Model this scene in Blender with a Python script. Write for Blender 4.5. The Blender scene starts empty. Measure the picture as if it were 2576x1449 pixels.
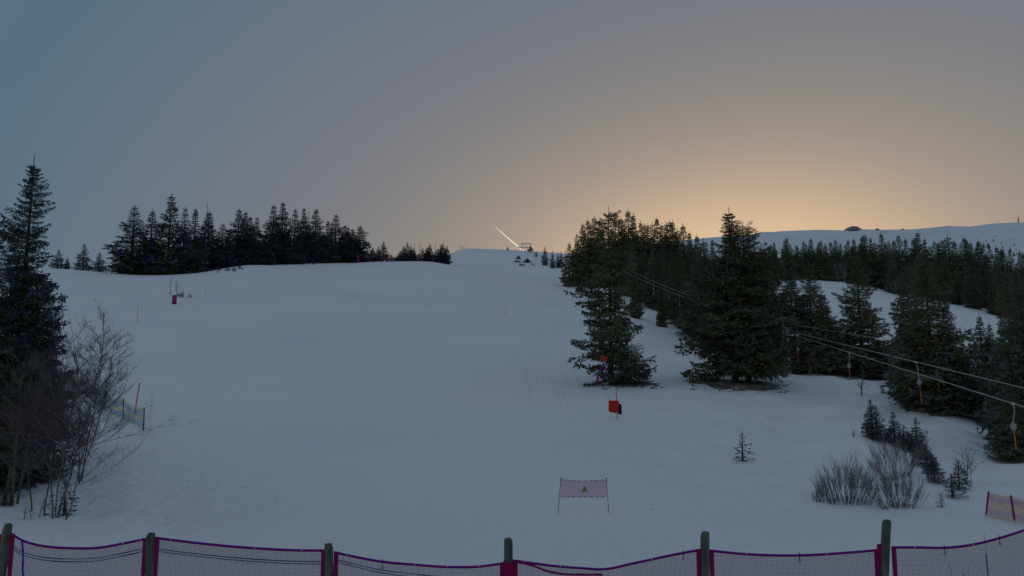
import bpy, math, random
import numpy as np
from mathutils import Vector

# ------------------------------------------------------------------ camera, sky, sun, exposure
F, CX, CY, PITCH, CZ = 2022.0, 1288.0, 724.5, math.radians(8.0), 3.75
scene = bpy.context.scene
COL = scene.collection
cd = bpy.data.cameras.new('camera'); cam = bpy.data.objects.new('camera', cd); COL.objects.link(cam)
cd.sensor_width = 36; cd.lens = 36*F/2576; cd.clip_start = 0.1; cd.clip_end = 20000
cam.location = (0, 0, CZ); cam.rotation_euler = (math.radians(90)+PITCH, 0, 0)
scene.camera = cam
scene.view_settings.view_transform = 'Standard'; scene.view_settings.look = 'None'
scene.view_settings.exposure = 0.0; scene.view_settings.gamma = 1.0
scene.cycles.use_denoising = True
scene.cycles.max_bounces = 6; scene.cycles.transparent_max_bounces = 24

def lin(r, g, b):
    f = lambda c: (c/255/12.92) if c <= 10.3 else ((c/255+0.055)/1.055)**2.4
    return (f(r), f(g), f(b), 1.0)

SUN_AZ, SUN_EL = math.radians(20.5), math.radians(7.0)
sunv = Vector((math.sin(SUN_AZ)*math.cos(SUN_EL), math.cos(SUN_AZ)*math.cos(SUN_EL), math.sin(SUN_EL)))
world = bpy.data.worlds.new("World"); scene.world = world; world.use_nodes = True
nt = world.node_tree; nt.nodes.clear()
N = nt.nodes.new; Lk = nt.links.new
tc = N('ShaderNodeTexCoord')
sc_ = N('ShaderNodeVectorMath'); sc_.operation = 'MULTIPLY'; sc_.inputs[1].default_value = (1.0, 1.0, 1.9)
Lk(tc.outputs['Generated'], sc_.inputs[0])
nrm = N('ShaderNodeVectorMath'); nrm.operation = 'NORMALIZE'; Lk(sc_.outputs[0], nrm.inputs[0])
GA = math.radians(15.0); gl = Vector((math.sin(GA), math.cos(GA), 0.12*1.9)).normalized()
dst = N('ShaderNodeVectorMath'); dst.operation = 'DISTANCE'; dst.inputs[1].default_value = gl
Lk(nrm.outputs[0], dst.inputs[0])
half = N('ShaderNodeMath'); half.operation = 'MULTIPLY'; half.inputs[1].default_value = 0.5
Lk(dst.outputs['Value'], half.inputs[0])
ramp = N('ShaderNodeValToRGB'); Lk(half.outputs[0], ramp.inputs[0]); ramp.color_ramp.interpolation = 'B_SPLINE'
SKY = [(0.0, (226, 196, 153)), (0.055, (220, 190, 151)), (0.09, (204, 175, 145)), (0.115, (186, 161, 139)), (0.14, (168, 149, 135)), (0.165, (153, 141, 133)), (0.20, (137, 132, 129)),
       (0.235, (126, 126, 130)), (0.27, (117, 121, 130)), (0.31, (110, 119, 132)), (0.35, (103, 117, 133)), (0.39, (92, 115, 133)), (0.425, (81, 109, 131)), (0.58, (115, 131, 149)), (1.0, (128, 139, 155))]
el = ramp.color_ramp.elements
for i, (p, c) in enumerate(SKY):
    e = el[i] if i < 2 else el.new(p)
    e.position = p; e.color = lin(*c)
sky = N('ShaderNodeTexSky'); sky.sky_type = 'NISHITA'; sky.sun_disc = False
sky.sun_elevation = SUN_EL; sky.sun_rotation = SUN_AZ
bg1 = N('ShaderNodeBackground'); bg1.inputs['Strength'].default_value = 0.925; Lk(ramp.outputs[0], bg1.inputs['Color'])
bg2 = N('ShaderNodeBackground'); bg2.inputs['Strength'].default_value = 0.004; Lk(sky.outputs[0], bg2.inputs['Color'])
add = N('ShaderNodeAddShader'); Lk(bg1.outputs[0], add.inputs[0]); Lk(bg2.outputs[0], add.inputs[1])
wo = N('ShaderNodeOutputWorld'); Lk(add.outputs[0], wo.inputs['Surface'])
sd = bpy.data.lights.new('sun', 'SUN'); sd.energy = 3.0; sd.angle = math.radians(0.5); sd.color = (1.0, 0.86, 0.62)
so = bpy.data.objects.new('sun', sd); COL.objects.link(so)
so.rotation_euler = (-sunv).to_track_quat('-Z', 'Y').to_euler(); so.location = (300, 800, 300)

# ------------------------------------------------------------------ picture <-> world helpers (2576 wide picture units)
def ray(px, py):
    X = (px-CX)/F; v = (CY-py)/F
    Yc = math.cos(PITCH)-v*math.sin(PITCH); Zc = math.sin(PITCH)+v*math.cos(PITCH)
    return X/Yc, Zc/Yc
def at(px, py, Y):
    u, t = ray(px, py); return Vector((u*Y, Y, CZ+t*Y))

# ------------------------------------------------------------------ terrain
NEAR = -3.75
COLS = {
 -900: [(24,1290),(32,1190),(45,1030),(70,900),(110,790),(160,700),(190,672),(240,684),(500,700),(1000,720)],
 0:    [(22,1330),(25,1275),(30,1195),(45,1040),(70,905),(110,790),(160,700),(190,672),(240,684),(500,700),(1000,720)],
 140:  [(22,1345),(25,1300),(30,1190),(45,1020),(70,900),(110,785),(160,703),(190,674),(240,686),(500,700),(1000,720)],
 250:  [(22,1370),(27,1290),(34,1110),(48,975),(70,890),(110,778),(160,710),(190,684),(240,694),(500,700),(1000,720)],
 360:  [(22,1400),(29,1240),(36,1083),(50,980),(70,885),(110,770),(160,712),(193,690),(240,700),(500,700),(1000,720)],
 450:  [(24,1390),(30,1265),(38,1100),(50,1000),(70,888),(110,765),(160,712),(195,688),(240,697),(500,700),(1000,720)],
 600:  [(30,1290),(45,1070),(67,925),(110,775),(160,712),(205,664),(260,674),(500,690),(1000,710)],
 800:  [(30,1290),(45,1085),(67,945),(110,790),(160,718),(225,660),(280,670),(500,685),(1000,705)],
 1000: [(30,1290),(45,1100),(67,958),(110,808),(160,732),(235,655),(290,664),(500,680),(1000,700)],
 1100: [(30,1290),(45,1105),(67,962),(110,815),(160,738),(240,657),(290,664),(500,672),(1000,700)],
 1132: [(30,1290),(45,1105),(67,963),(110,817),(160,740),(240,668),(300,650),(400,632),(460,626),(520,632),(1000,700)],
 1190: [(30,1290),(45,1108),(67,965),(110,818),(160,742),(240,680),(300,656),(400,632),(460,623),(520,632),(1000,700)],
 1288: [(30,1290),(45,1110),(67,968),(110,822),(160,746),(240,686),(300,660),(400,637),(470,627),(530,636),(1000,700)],
 1430: [(30,1290),(45,1110),(67,972),(110,832),(160,757),(240,692),(280,677),(400,650),(480,636),(540,644),(1000,690)],
 1540: [(30,1290),(47,1090),(67,966),(95,865),(130,790),(180,735),(260,690),(480,650),(1000,690)],
 1640: [(30,1290),(50,1070),(67,960),(90,888),(120,828),(165,765),(260,690),(480,655),(1000,690)],
 1855: [(30,1290),(50,1065),(67,960),(90,898),(125,850),(185,772),(260,712),(480,670),(1000,690)],
 2000: [(30,1290),(50,1068),(70,962),(84,918),(120,840),(180,752),(230,704),(320,690),(500,680),(1000,690)],
 2150: [(30,1290),(46,1085),(62,1000),(78,942),(120,845),(180,760),(226,712),(320,698),(500,685),(1000,690)],
 2260: [(30,1285),(45,1090),(58,1015),(72,955),(120,852),(180,775),(222,740),(320,710),(500,690),(1000,690)],
 2450: [(30,1280),(40,1150),(50,1058),(70,970),(120,868),(205,775),(320,730),(500,700),(1000,690)],
 2576: [(24,1370),(31,1285),(38,1172),(50,1085),(70,995),(120,890),(195,805),(320,745),(500,705),(1000,690)],
 3400: [(24,1370),(31,1290),(38,1190),(50,1110),(70,1010),(120,910),(195,820),(320,760),(500,715),(1000,690)],
}
NU, NY = 420, 360
lys = np.linspace(math.log(12), math.log(1000), NY)
us = np.linspace(-1.2, 1.2, NU)
ck = sorted(COLS); cu = np.array([ray(k, 900)[0] for k in ck]); T0 = []
for k in ck:
    pts = [(12, NEAR/12), (16, (NEAR-0.05)/16)]
    if COLS[k][0][0] > 23: pts.append((21, (NEAR-0.15)/21))
    pts += [(Y, ray(k, py)[1]) for Y, py in COLS[k]]
    T0.append(np.interp(lys, [math.log(p[0]) for p in pts], [p[1] for p in pts]))
T0 = np.array(T0)
T = np.empty((NU, NY))
for j in range(NY): T[:, j] = np.interp(us, cu, T0[:, j])
def blur(A, k, ax):
    w = np.hanning(2*k+3)[1:-1]; w /= w.sum()
    pad = [(0, 0), (0, 0)]; pad[ax] = (k, k)
    B = np.pad(A, pad, mode='edge')
    return np.apply_along_axis(lambda m: np.convolve(m, w, 'valid'), ax, B)
Tb = blur(blur(T, 5, 1), 4, 0)
def zt(x, y):
    """ground height, vectorised"""
    x = np.asarray(x, float); y = np.asarray(y, float)
    yc = np.clip(y, 12, 999); u = np.clip(x/yc, -1.19, 1.19)
    a = (u+1.2)/2.4*(NU-1); b = (np.log(yc)-lys[0])/(lys[-1]-lys[0])*(NY-1)
    i = np.clip(a.astype(int), 0, NU-2); j = np.clip(b.astype(int), 0, NY-2); fa = a-i; fb = b-j
    t = (Tb[i, j]*(1-fa)*(1-fb)+Tb[i+1, j]*fa*(1-fb)+Tb[i, j+1]*(1-fa)*fb+Tb[i+1, j+1]*fa*fb)
    z = CZ+yc*t
    near = np.clip((y-12)/5, 0, 1)
    amp = np.clip((y-9)/20, 0, 1)*np.clip((620-y)/300, 0.1, 1)
    z = z+amp*(0.06*np.sin(x*0.31+0.7*np.sin(y*0.21))*np.sin(y*0.17+1.3)+0.03*np.sin(x*0.9+y*0.4)*np.sin(y*0.73-x*0.2))
    u2 = x/np.maximum(y, 12)
    mk = np.clip((u2-.10)/.15, 0, 1)*np.clip((y-26)/10, 0, 1)*np.clip((100-y)/25, 0, 1)
    z = z+mk*(0.17*np.sin(x*.75+y*.5+1.2*np.sin(y*.33))*np.sin(y*.62-x*.21)+0.085*np.sin(x*1.9-y*1.1+np.sin(x*.8))*np.sin(y*1.7+x*.6))
    for (cx, cy, a, b, h) in DRIFTS:
        d = ((x-cx)/a)**2+((y-cy)/b)**2; z = z+h*np.exp(-d)
    ml = np.clip(1.6-np.hypot(x+14.5, (y-28.5)*.8)/6.5, 0, 1)
    z = z+ml*0.055*np.sin(x*3.1+1.5*np.sin(y*2.3))*np.sin(y*3.7+1.3*np.sin(x*1.9))
    return z
DRIFTS = [(12.5, 33, 2.6, 1.0, .16), (18.5, 43, 5, 1.2, .35), (27, 55, 7, 1.2, .45), (33, 62, 6, 1.5, .4), (24, 47, 6, .8, -.25), (-12.8, 25.5, 1.6, 1.2, .2)]
def gz(x, y): return float(zt(np.array([x]), np.array([y]))[0])
def ground(px, py):
    u, t = ray(px, py); Y = np.exp(np.linspace(math.log(12.5), math.log(700), 3000))
    d = (CZ+t*Y)-zt(u*Y, Y); k = np.nonzero(d <= 0)[0]
    if len(k) == 0: return None
    Yh = Y[k[0]]; return Vector((u*Yh, Yh, gz(u*Yh, Yh)))
def base_at(px, Y):
    py = 900
    for _ in range(6):
        u = ray(px, py)[0]; z = gz(u*Y, Y)
        t = (z-CZ)/Y; v = math.tan(math.atan(t)-PITCH); py = CY-v*F
    return Vector((u*Y, Y, z)), py

# ------------------------------------------------------------------ object helpers
def tagp(o, label=None, cat=None, group=None, kind=None):
    if label: o['label'] = label
    if cat: o['category'] = cat
    if group: o['group'] = group
    if kind: o['kind'] = kind
    return o
def empty(name, loc, label, cat, group=None, rz=0.0):
    o = bpy.data.objects.new(name, None); COL.objects.link(o); o.location = loc; o.rotation_euler = (0, 0, rz)
    o.empty_display_size = 0.2
    return tagp(o, label, cat, group)
def link(name, me, parent=None):
    o = bpy.data.objects.new(name, me); COL.objects.link(o)
    if parent is not None: o.parent = parent
    return o
def quads_mesh(name, V, mat, tip=None, n=4):
    V = np.asarray(V, dtype=np.float32).reshape(-1, 3); nf = len(V)//n
    me = bpy.data.meshes.new(name); me.vertices.add(len(V)); me.vertices.foreach_set('co', V.ravel())
    me.loops.add(len(V)); me.loops.foreach_set('vertex_index', np.arange(len(V), dtype=np.int32))
    me.polygons.add(nf); me.polygons.foreach_set('loop_start', np.arange(0, len(V), n, dtype=np.int32))
    me.polygons.foreach_set('loop_total', np.full(nf, n, dtype=np.int32))
    if tip is not None:
        at_ = me.attributes.new('tip', 'FLOAT', 'POINT'); at_.data.foreach_set('value', np.repeat(np.asarray(tip, np.float32), n))
    me.materials.append(mat); me.update(); me.validate(); return me
class MB:
    def __init__(s): s.v = []; s.f = []
    def box(s, c, size, rz=0.0):
        c = Vector(c); hx, hy, hz = [a/2 for a in size]; n = len(s.v); ca, sa = math.cos(rz), math.sin(rz)
        for sx, sy, sz in ((-1,-1,-1),(1,-1,-1),(1,1,-1),(-1,1,-1),(-1,-1,1),(1,-1,1),(1,1,1),(-1,1,1)):
            x, y = sx*hx, sy*hy; s.v.append((c.x+x*ca-y*sa, c.y+x*sa+y*ca, c.z+sz*hz))
        for q in ((0,3,2,1),(4,5,6,7),(0,1,5,4),(1,2,6,5),(2,3,7,6),(3,0,4,7)): s.f.append(tuple(n+i for i in q))
        return s
    def tube(s, pts, rad, k=6, cap=True):
        pts = [Vector(p) for p in pts]; m = len(pts)
        if not hasattr(rad, '__len__'): rad = [rad]*m
        n = len(s.v)
        for i, p in enumerate(pts):
            d = (pts[min(i+1, m-1)]-pts[max(i-1, 0)])
            if d.length < 1e-9: d = Vector((0, 0, 1))
            d.normalize(); a = d.cross(Vector((0, 0, 1)) if abs(d.z) < 0.9 else Vector((1, 0, 0))).normalized(); b = d.cross(a)
            for j in range(k):
                t = 2*math.pi*j/k; q = p+(a*math.cos(t)+b*math.sin(t))*rad[i]; s.v.append(tuple(q))
        for i in range(m-1):
            for j in range(k):
                s.f.append((n+i*k+j, n+i*k+(j+1) % k, n+(i+1)*k+(j+1) % k, n+(i+1)*k+j))
        if cap: s.f.append(tuple(n+j for j in range(k))); s.f.append(tuple(n+(m-1)*k+k-1-j for j in range(k)))
        return s
    def poly(s, pts):
        n = len(s.v); s.v += [tuple(p) for p in pts]; s.f.append(tuple(range(n, n+len(pts)))); return s
    def sheet(s, grid, th=0.0):
        n = len(s.v); R = len(grid); Cn = len(grid[0])
        for r in grid: s.v += [tuple(p) for p in r]
        for i in range(R-1):
            for j in range(Cn-1): s.f.append((n+i*Cn+j, n+i*Cn+j+1, n+(i+1)*Cn+j+1, n+(i+1)*Cn+j))
        return s
    def build(s, name, mat, parent=None, smooth=False):
        me = bpy.data.meshes.new(name); me.from_pydata(s.v, [], s.f); me.materials.append(mat); me.update()
        if smooth: me.polygons.foreach_set('use_smooth', [True]*len(me.polygons))
        return link(name, me, parent)

# ------------------------------------------------------------------ materials
def mat(name, col, rough=0.7, noise=None, scale=20, bump=0.0, spec=0.2, metallic=0.0, alpha=1.0, trans=0.0, stretch=(1, 1, 1)):
    m = bpy.data.materials.new(name); m.use_nodes = True; t = m.node_tree; p = t.nodes['Principled BSDF']
    p.inputs['Roughness'].default_value = rough; p.inputs['Specular IOR Level'].default_value = spec
    p.inputs['Metallic'].default_value = metallic; p.inputs['Alpha'].default_value = alpha
    c = tuple(col)+(1,) if len(col) == 3 else col
    p.inputs['Base Color'].default_value = c
    c2 = noise if noise else tuple(x*0.7 for x in c[:3])
    tcn = t.nodes.new('ShaderNodeTexCoord'); mp = t.nodes.new('ShaderNodeMapping'); mp.inputs['Scale'].default_value = stretch
    t.links.new(tcn.outputs['Object'], mp.inputs[0])
    nz = t.nodes.new('ShaderNodeTexNoise'); nz.inputs['Scale'].default_value = scale; nz.inputs['Detail'].default_value = 6
    t.links.new(mp.outputs[0], nz.inputs['Vector'])
    cr = t.nodes.new('ShaderNodeValToRGB'); cr.color_ramp.elements[0].position = 0.35; cr.color_ramp.elements[1].position = 0.65
    cr.color_ramp.elements[0].color = c; cr.color_ramp.elements[1].color = tuple(c2[:3])+(1,)
    t.links.new(nz.outputs[0], cr.inputs[0]); t.links.new(cr.outputs[0], p.inputs['Base Color'])
    if bump:
        b = t.nodes.new('ShaderNodeBump'); b.inputs['Strength'].default_value = bump; b.inputs['Distance'].default_value = 0.02
        t.links.new(nz.outputs[0], b.inputs['Height']); t.links.new(b.outputs[0], p.inputs['Normal'])
    if trans:
        tr = t.nodes.new('ShaderNodeBsdfTranslucent'); t.links.new(cr.outputs[0], tr.inputs['Color'])
        mx = t.nodes.new('ShaderNodeMixShader'); mx.inputs[0].default_value = trans
        out = t.nodes['Material Output']; t.links.new(p.outputs[0], mx.inputs[1]); t.links.new(tr.outputs[0], mx.inputs[2])
        t.links.new(mx.outputs[0], out.inputs['Surface'])
    return m
def foliage(name, c1, c2, tip_fringe):
    m = bpy.data.materials.new(name); m.use_nodes = True; t = m.node_tree; p = t.nodes['Principled BSDF']
    p.inputs['Roughness'].default_value = 0.8; p.inputs['Specular IOR Level'].default_value = 0.1
    oi = t.nodes.new('ShaderNodeObjectInfo'); g = t.nodes.new('ShaderNodeTexCoord')
    nz = t.nodes.new('ShaderNodeTexNoise'); nz.inputs['Scale'].default_value = 0.9; nz.inputs['Detail'].default_value = 3
    t.links.new(g.outputs['Object'], nz.inputs['Vector'])
    a1 = t.nodes.new('ShaderNodeMath'); a1.operation = 'MULTIPLY_ADD'; a1.inputs[1].default_value = 0.9; a1.inputs[2].default_value = -0.2
    t.links.new(oi.outputs['Random'], a1.inputs[0])
    a2 = t.nodes.new('ShaderNodeMath'); a2.operation = 'ADD'; t.links.new(a1.outputs[0], a2.inputs[0])
    a3 = t.nodes.new('ShaderNodeMath'); a3.operation = 'MULTIPLY_ADD'; a3.inputs[1].default_value = 1.6; a3.inputs[2].default_value = -0.55
    t.links.new(nz.outputs[0], a3.inputs[0]); t.links.new(a3.outputs[0], a2.inputs[1]); a2.use_clamp = True
    mx = t.nodes.new('ShaderNodeMix'); mx.data_type = 'RGBA'; mx.inputs[6].default_value = c1+(1,); mx.inputs[7].default_value = c2+(1,)
    t.links.new(a2.outputs[0], mx.inputs[0])
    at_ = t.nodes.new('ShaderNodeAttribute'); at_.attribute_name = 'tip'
    m2 = t.nodes.new('ShaderNodeMix'); m2.data_type = 'RGBA'; m2.inputs[7].default_value = tip_fringe+(1,)  # blue camera fringe on dark edges, painted into the needle tips
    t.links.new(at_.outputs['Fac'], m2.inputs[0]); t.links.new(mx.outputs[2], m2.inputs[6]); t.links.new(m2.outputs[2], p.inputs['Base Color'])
    return m

def snow_material(name):
    m = bpy.data.materials.new(name); m.use_nodes = True; t = m.node_tree; p = t.nodes['Principled BSDF']
    nn = t.nodes.new; ln = t.links.new
    p.inputs['Roughness'].default_value = 0.75; p.inputs['Specular IOR Level'].default_value = 0.15
    g = nn('ShaderNodeNewGeometry')
    def noise(sc, det, vec=None, stretch=None):
        n = nn('ShaderNodeTexNoise'); n.inputs['Scale'].default_value = sc; n.inputs['Detail'].default_value = det
        v = vec or g.outputs['Position']
        if stretch:
            mp = nn('ShaderNodeMapping'); mp.inputs['Scale'].default_value = stretch[0]; mp.inputs['Rotation'].default_value = stretch[1]; ln(v, mp.inputs[0]); v = mp.outputs[0]
        ln(v, n.inputs['Vector']); return n
    big = noise(0.05, 4); mid = noise(0.8, 6); fine = noise(7, 5)
    cr = nn('ShaderNodeValToRGB'); cr.color_ramp.elements[0].position = 0.3; cr.color_ramp.elements[1].position = 0.72
    cr.color_ramp.elements[0].color = (0.79, 0.805, 0.815, 1); cr.color_ramp.elements[1].color = (0.86, 0.87, 0.86, 1)
    ln(big.outputs[0], cr.inputs[0])
    # dirt specks
    sp = noise(3.1, 2); c2 = nn('ShaderNodeValToRGB'); c2.color_ramp.elements[0].position = 0.70; c2.color_ramp.elements[1].position = 0.80
    c2.color_ramp.elements[0].color = (0, 0, 0, 1); c2.color_ramp.elements[1].color = (1, 1, 1, 1); ln(sp.outputs[0], c2.inputs[0])
    mx = nn('ShaderNodeMix'); mx.data_type = 'RGBA'; mx.inputs[7].default_value = (0.42, 0.40, 0.36, 1)
    ln(c2.outputs[0], mx.inputs[0]); ln(cr.outputs[0], mx.inputs[6]); ln(mx.outputs[2], p.inputs['Base Color'])
    # trodden patches: footprints at the left bank
    def blob(cx, cy, r):
        d = nn('ShaderNodeVectorMath'); d.operation = 'DISTANCE'; s = nn('ShaderNodeVectorMath'); s.operation = 'MULTIPLY'; s.inputs[1].default_value = (1, 1, 0)
        ln(g.outputs['Position'], s.inputs[0]); ln(s.outputs[0], d.inputs[0]); d.inputs[1].default_value = (cx, cy, 0)
        mr = nn('ShaderNodeMapRange'); mr.inputs[1].default_value = r; mr.inputs[2].default_value = r*0.45; ln(d.outputs['Value'], mr.inputs[0]); return mr.outputs[0]
    vo = nn('ShaderNodeTexVoronoi'); vo.inputs['Scale'].default_value = 3.0
    wv = nn('ShaderNodeVectorMath'); wv.operation = 'MULTIPLY_ADD'; ln(mid.outputs['Color'], wv.inputs[0]); wv.inputs[1].default_value = (2.2, 2.2, 2.2); ln(g.outputs['Position'], wv.inputs[2]); ln(wv.outputs[0], vo.inputs['Vector'])
    cv = nn('ShaderNodeMapRange'); cv.inputs[1].default_value = 0.0; cv.inputs[2].default_value = 0.42; ln(vo.outputs['Distance'], cv.inputs[0])
    bl = nn('ShaderNodeMath'); bl.operation = 'ADD'
    q = ground(410, 1170); q2 = ground(420, 1270)
    ln(blob(q.x, q.y, 6.5), bl.inputs[0]); ln(blob(q2.x, q2.y, 5.5), bl.inputs[1]); bl.use_clamp = True
    bb = nn('ShaderNodeMath'); bb.operation = 'MULTIPLY'; ln(cv.outputs[0], bb.inputs[0]); ln(bl.outputs[0], bb.inputs[1])
    b1 = nn('ShaderNodeBump'); b1.inputs['Strength'].default_value = 0.6; b1.inputs['Distance'].default_value = 0.09; ln(bb.outputs[0], b1.inputs['Height'])
    # long ski tracks down the piste
    tr = noise(1.0, 5, stretch=((1.5, 0.03, 0.0), (0, 0, math.radians(-14))))
    b2 = nn('ShaderNodeBump'); b2.inputs['Strength'].default_value = 0.8; b2.inputs['Distance'].default_value = 0.22; ln(tr.outputs[0], b2.inputs['Height']); ln(b1.outputs[0], b2.inputs['Normal'])
    b3 = nn('ShaderNodeBump'); b3.inputs['Strength'].default_value = 0.3; b3.inputs['Distance'].default_value = 0.14; ln(mid.outputs[0], b3.inputs['Height']); ln(b2.outputs[0], b3.inputs['Normal'])
    b4 = nn('ShaderNodeBump'); b4.inputs['Strength'].default_value = 0.25; b4.inputs['Distance'].default_value = 0.02; ln(fine.outputs[0], b4.inputs['Height']); ln(b3.outputs[0], b4.inputs['Normal'])
    ln(b4.outputs[0], p.inputs['Normal'])
    return m
M_snow = snow_material('snow')

# ------------------------------------------------------------------ ground sheet
rows = np.concatenate([np.linspace(-40, 11, 26), np.exp(np.linspace(math.log(11.4), math.log(1000), 560))])
cs = np.linspace(-1, 1, 460); cs = np.sign(cs)*(np.abs(cs)**1.15)
XX = np.array([c*(max(y, 0)*1.12+28) for y in rows for c in cs]); YY = np.repeat(rows, len(cs))
ZZ = zt(XX, YY); V = np.stack([XX, YY, ZZ], 1)
nc = len(cs); ii = np.arange(len(rows)-1)[:, None]*nc+np.arange(nc-1)[None, :]
Q = np.stack([ii, ii+1, ii+1+nc, ii+nc], -1).reshape(-1, 4)
me = bpy.data.meshes.new('ground'); me.vertices.add(len(V)); me.vertices.foreach_set('co', V.astype(np.float32).ravel())
me.loops.add(Q.size); me.loops.foreach_set('vertex_index', Q.astype(np.int32).ravel())
me.polygons.add(len(Q)); me.polygons.foreach_set('loop_start', np.arange(0, Q.size, 4, dtype=np.int32)); me.polygons.foreach_set('loop_total', np.full(len(Q), 4, np.int32))
me.polygons.foreach_set('use_smooth', np.ones(len(Q), bool)); me.materials.append(M_snow); me.update(); me.validate()
tagp(link('ground', me), kind='structure')

# far mountain
def hill_material():
    m = mat('hill_snow', (0.80, 0.82, 0.83), 0.8, noise=(0.72, 0.76, 0.79), scale=0.01)
    t = m.node_tree; p = t.nodes['Principled BSDF']; g = t.nodes.new('ShaderNodeNewGeometry')
    n1 = t.nodes.new('ShaderNodeTexNoise'); n1.inputs['Scale'].default_value = 0.035; n1.inputs['Detail'].default_value = 8; n1.inputs['Roughness'].default_value = 0.7
    mp = t.nodes.new('ShaderNodeMapping'); mp.inputs['Scale'].default_value = (1.2, 1.2, 3); t.links.new(g.outputs['Position'], mp.inputs[0]); t.links.new(mp.outputs[0], n1.inputs['Vector'])
    cr = t.nodes.new('ShaderNodeValToRGB'); cr.color_ramp.elements[0].position = 0.60; cr.color_ramp.elements[1].position = 0.70
    cr.color_ramp.elements[0].color = (0, 0, 0, 1); cr.color_ramp.elements[1].color = (1, 1, 1, 1); t.links.new(n1.outputs[0], cr.inputs[0])
    src = p.inputs['Base Color'].links[0].from_socket
    mx = t.nodes.new('ShaderNodeMix'); mx.data_type = 'RGBA'; mx.inputs[7].default_value = (0.10, 0.10, 0.11, 1)
    t.links.new(cr.outputs[0], mx.inputs[0]); t.links.new(src, mx.inputs[6]); t.links.new(mx.outputs[2], p.inputs['Base Color'])
    return m
HC = [(-2500,760),(300,760),(1100,700),(1300,655),(1430,640),(1500,628),(1700,606),(1780,598),(1900,588),(1925,583),(1945,584),(1960,581.5),(2060,578),(2110,579),(2122,580),
      (2160,577),(2180,577),(2205,578),(2290,577),(2340,573),(2385,568),(2440,570),(2500,562),(2576,559),(2900,552),(3600,600),(5200,640)]
def hill_z(px_u, Y):
    py = np.interp(px_u, [h[0] for h in HC], [h[1] for h in HC])
    f = np.interp(Y, [880, 1100, 1500, 1700, 1800, 1860, 2100, 2800], [150, 118, 48, 12, 0, 3, 25, 120])
    return py+f
rows = np.concatenate([np.linspace(880, 1780, 40), np.linspace(1800, 2800, 30)]); cols = np.linspace(-2400, 5000, 700)
hv = []
rs = np.random.RandomState(5); ph = rs.rand(12)*6
for Y in rows:
    for px in cols:
        py = hill_z(px, Y); u, t = ray(px, py)
        n = sum(math.sin(px*0.011*k+ph[k]+Y*0.004*k)/k for k in range(1, 8))*1.2*min(1, abs(Y-1800)/200)
        hv.append((u*Y, Y, CZ+t*Y+n*3))
mb = MB(); mb.v = hv; nc = len(cols)
mb.f = [(i*nc+j, i*nc+j+1, (i+1)*nc+j+1, (i+1)*nc+j) for i in range(len(rows)-1) for j in range(nc-1)]
M_hill = hill_material()
tagp(mb.build('hills', M_hill, smooth=True), kind='structure')

# ------------------------------------------------------------------ more materials
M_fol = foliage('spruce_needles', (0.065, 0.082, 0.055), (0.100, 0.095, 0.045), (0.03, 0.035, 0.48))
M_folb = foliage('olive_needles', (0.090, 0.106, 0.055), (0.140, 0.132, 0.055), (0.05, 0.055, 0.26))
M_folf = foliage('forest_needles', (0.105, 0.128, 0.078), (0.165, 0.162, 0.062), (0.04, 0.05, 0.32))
M_bark = mat('bark', (0.045, 0.034, 0.026), 0.9, noise=(0.10, 0.075, 0.055), scale=14, bump=0.5, stretch=(1, 1, 0.3))
M_redbark = mat('reddish_bark', (0.10, 0.035, 0.025), 0.9, noise=(0.05, 0.025, 0.02), scale=9, bump=0.5, stretch=(1, 1, 0.3))
M_twig = mat('bare_twigs', (0.085, 0.07, 0.10), 0.9, noise=(0.12, 0.095, 0.075), scale=6)
M_finetwig = mat('fine_twigs', (0.19, 0.17, 0.20), 0.9, noise=(0.25, 0.21, 0.18), scale=6)
M_olivetwig = mat('mossy_bark', (0.15, 0.14, 0.065), 0.9, noise=(0.07, 0.065, 0.06), scale=5, bump=0.3)
M_birch = mat('birch_bark', (0.30, 0.25, 0.24), 0.85, noise=(0.07, 0.06, 0.07), scale=7, bump=0.3)
M_tan = mat('larch_twigs', (0.19, 0.16, 0.10), 0.9, noise=(0.11, 0.10, 0.07), scale=5)
M_grey = mat('grey_twigs', (0.20, 0.20, 0.23), 0.9, noise=(0.12, 0.12, 0.15), scale=5)
M_wood = mat('weathered_post', (0.15, 0.16, 0.11), 0.9, noise=(0.055, 0.065, 0.06), scale=16, bump=0.7, stretch=(1, 1, 0.12))
M_backlit_purple = mat('backlit_purple', (0.13, 0.004, 0.42), 0.75, noise=(0.17, 0.004, 0.30), scale=6)  # purple cast of backlit red cloth, put into the base colour
M_crimson = mat('crimson_hem', (0.26, 0.004, 0.05), 0.75, noise=(0.20, 0.003, 0.09), scale=5)
M_netthread = mat('net_thread', (0.28, 0.13, 0.24), 0.8, noise=(0.34, 0.20, 0.16), scale=3)
M_rope = mat('rope', (0.08, 0.012, 0.22), 0.8)
M_white = mat('white_metal', (0.75, 0.76, 0.74), 0.5)
M_darkmetal = mat('dark_metal', (0.03, 0.03, 0.07), 0.5, metallic=0.3)
M_steel = mat('galvanised_steel', (0.62, 0.68, 0.68), 0.5, noise=(0.50, 0.56, 0.56), scale=4, metallic=0.3)
M_cable = mat('lift_cable', (0.50, 0.52, 0.44), 0.5)
M_red = mat('red_plastic', (0.60, 0.035, 0.03), 0.55, noise=(0.50, 0.03, 0.03), scale=3)
M_orange = mat('orange_stick', (0.60, 0.19, 0.035), 0.5, noise=(0.50, 0.15, 0.03), scale=3)
M_pole = mat('red_pole', (0.75, 0.05, 0.06), 0.5, noise=(0.55, 0.04, 0.08), scale=3)
M_navy = mat('navy_panel', (0.006, 0.012, 0.10), 0.6)
M_flag = mat('red_flag', (0.75, 0.045, 0.02), 0.7, noise=(0.60, 0.03, 0.02), scale=4, trans=0.3)
M_bluenet = mat('blue_net', (0.05, 0.28, 0.52), 0.7)
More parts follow.
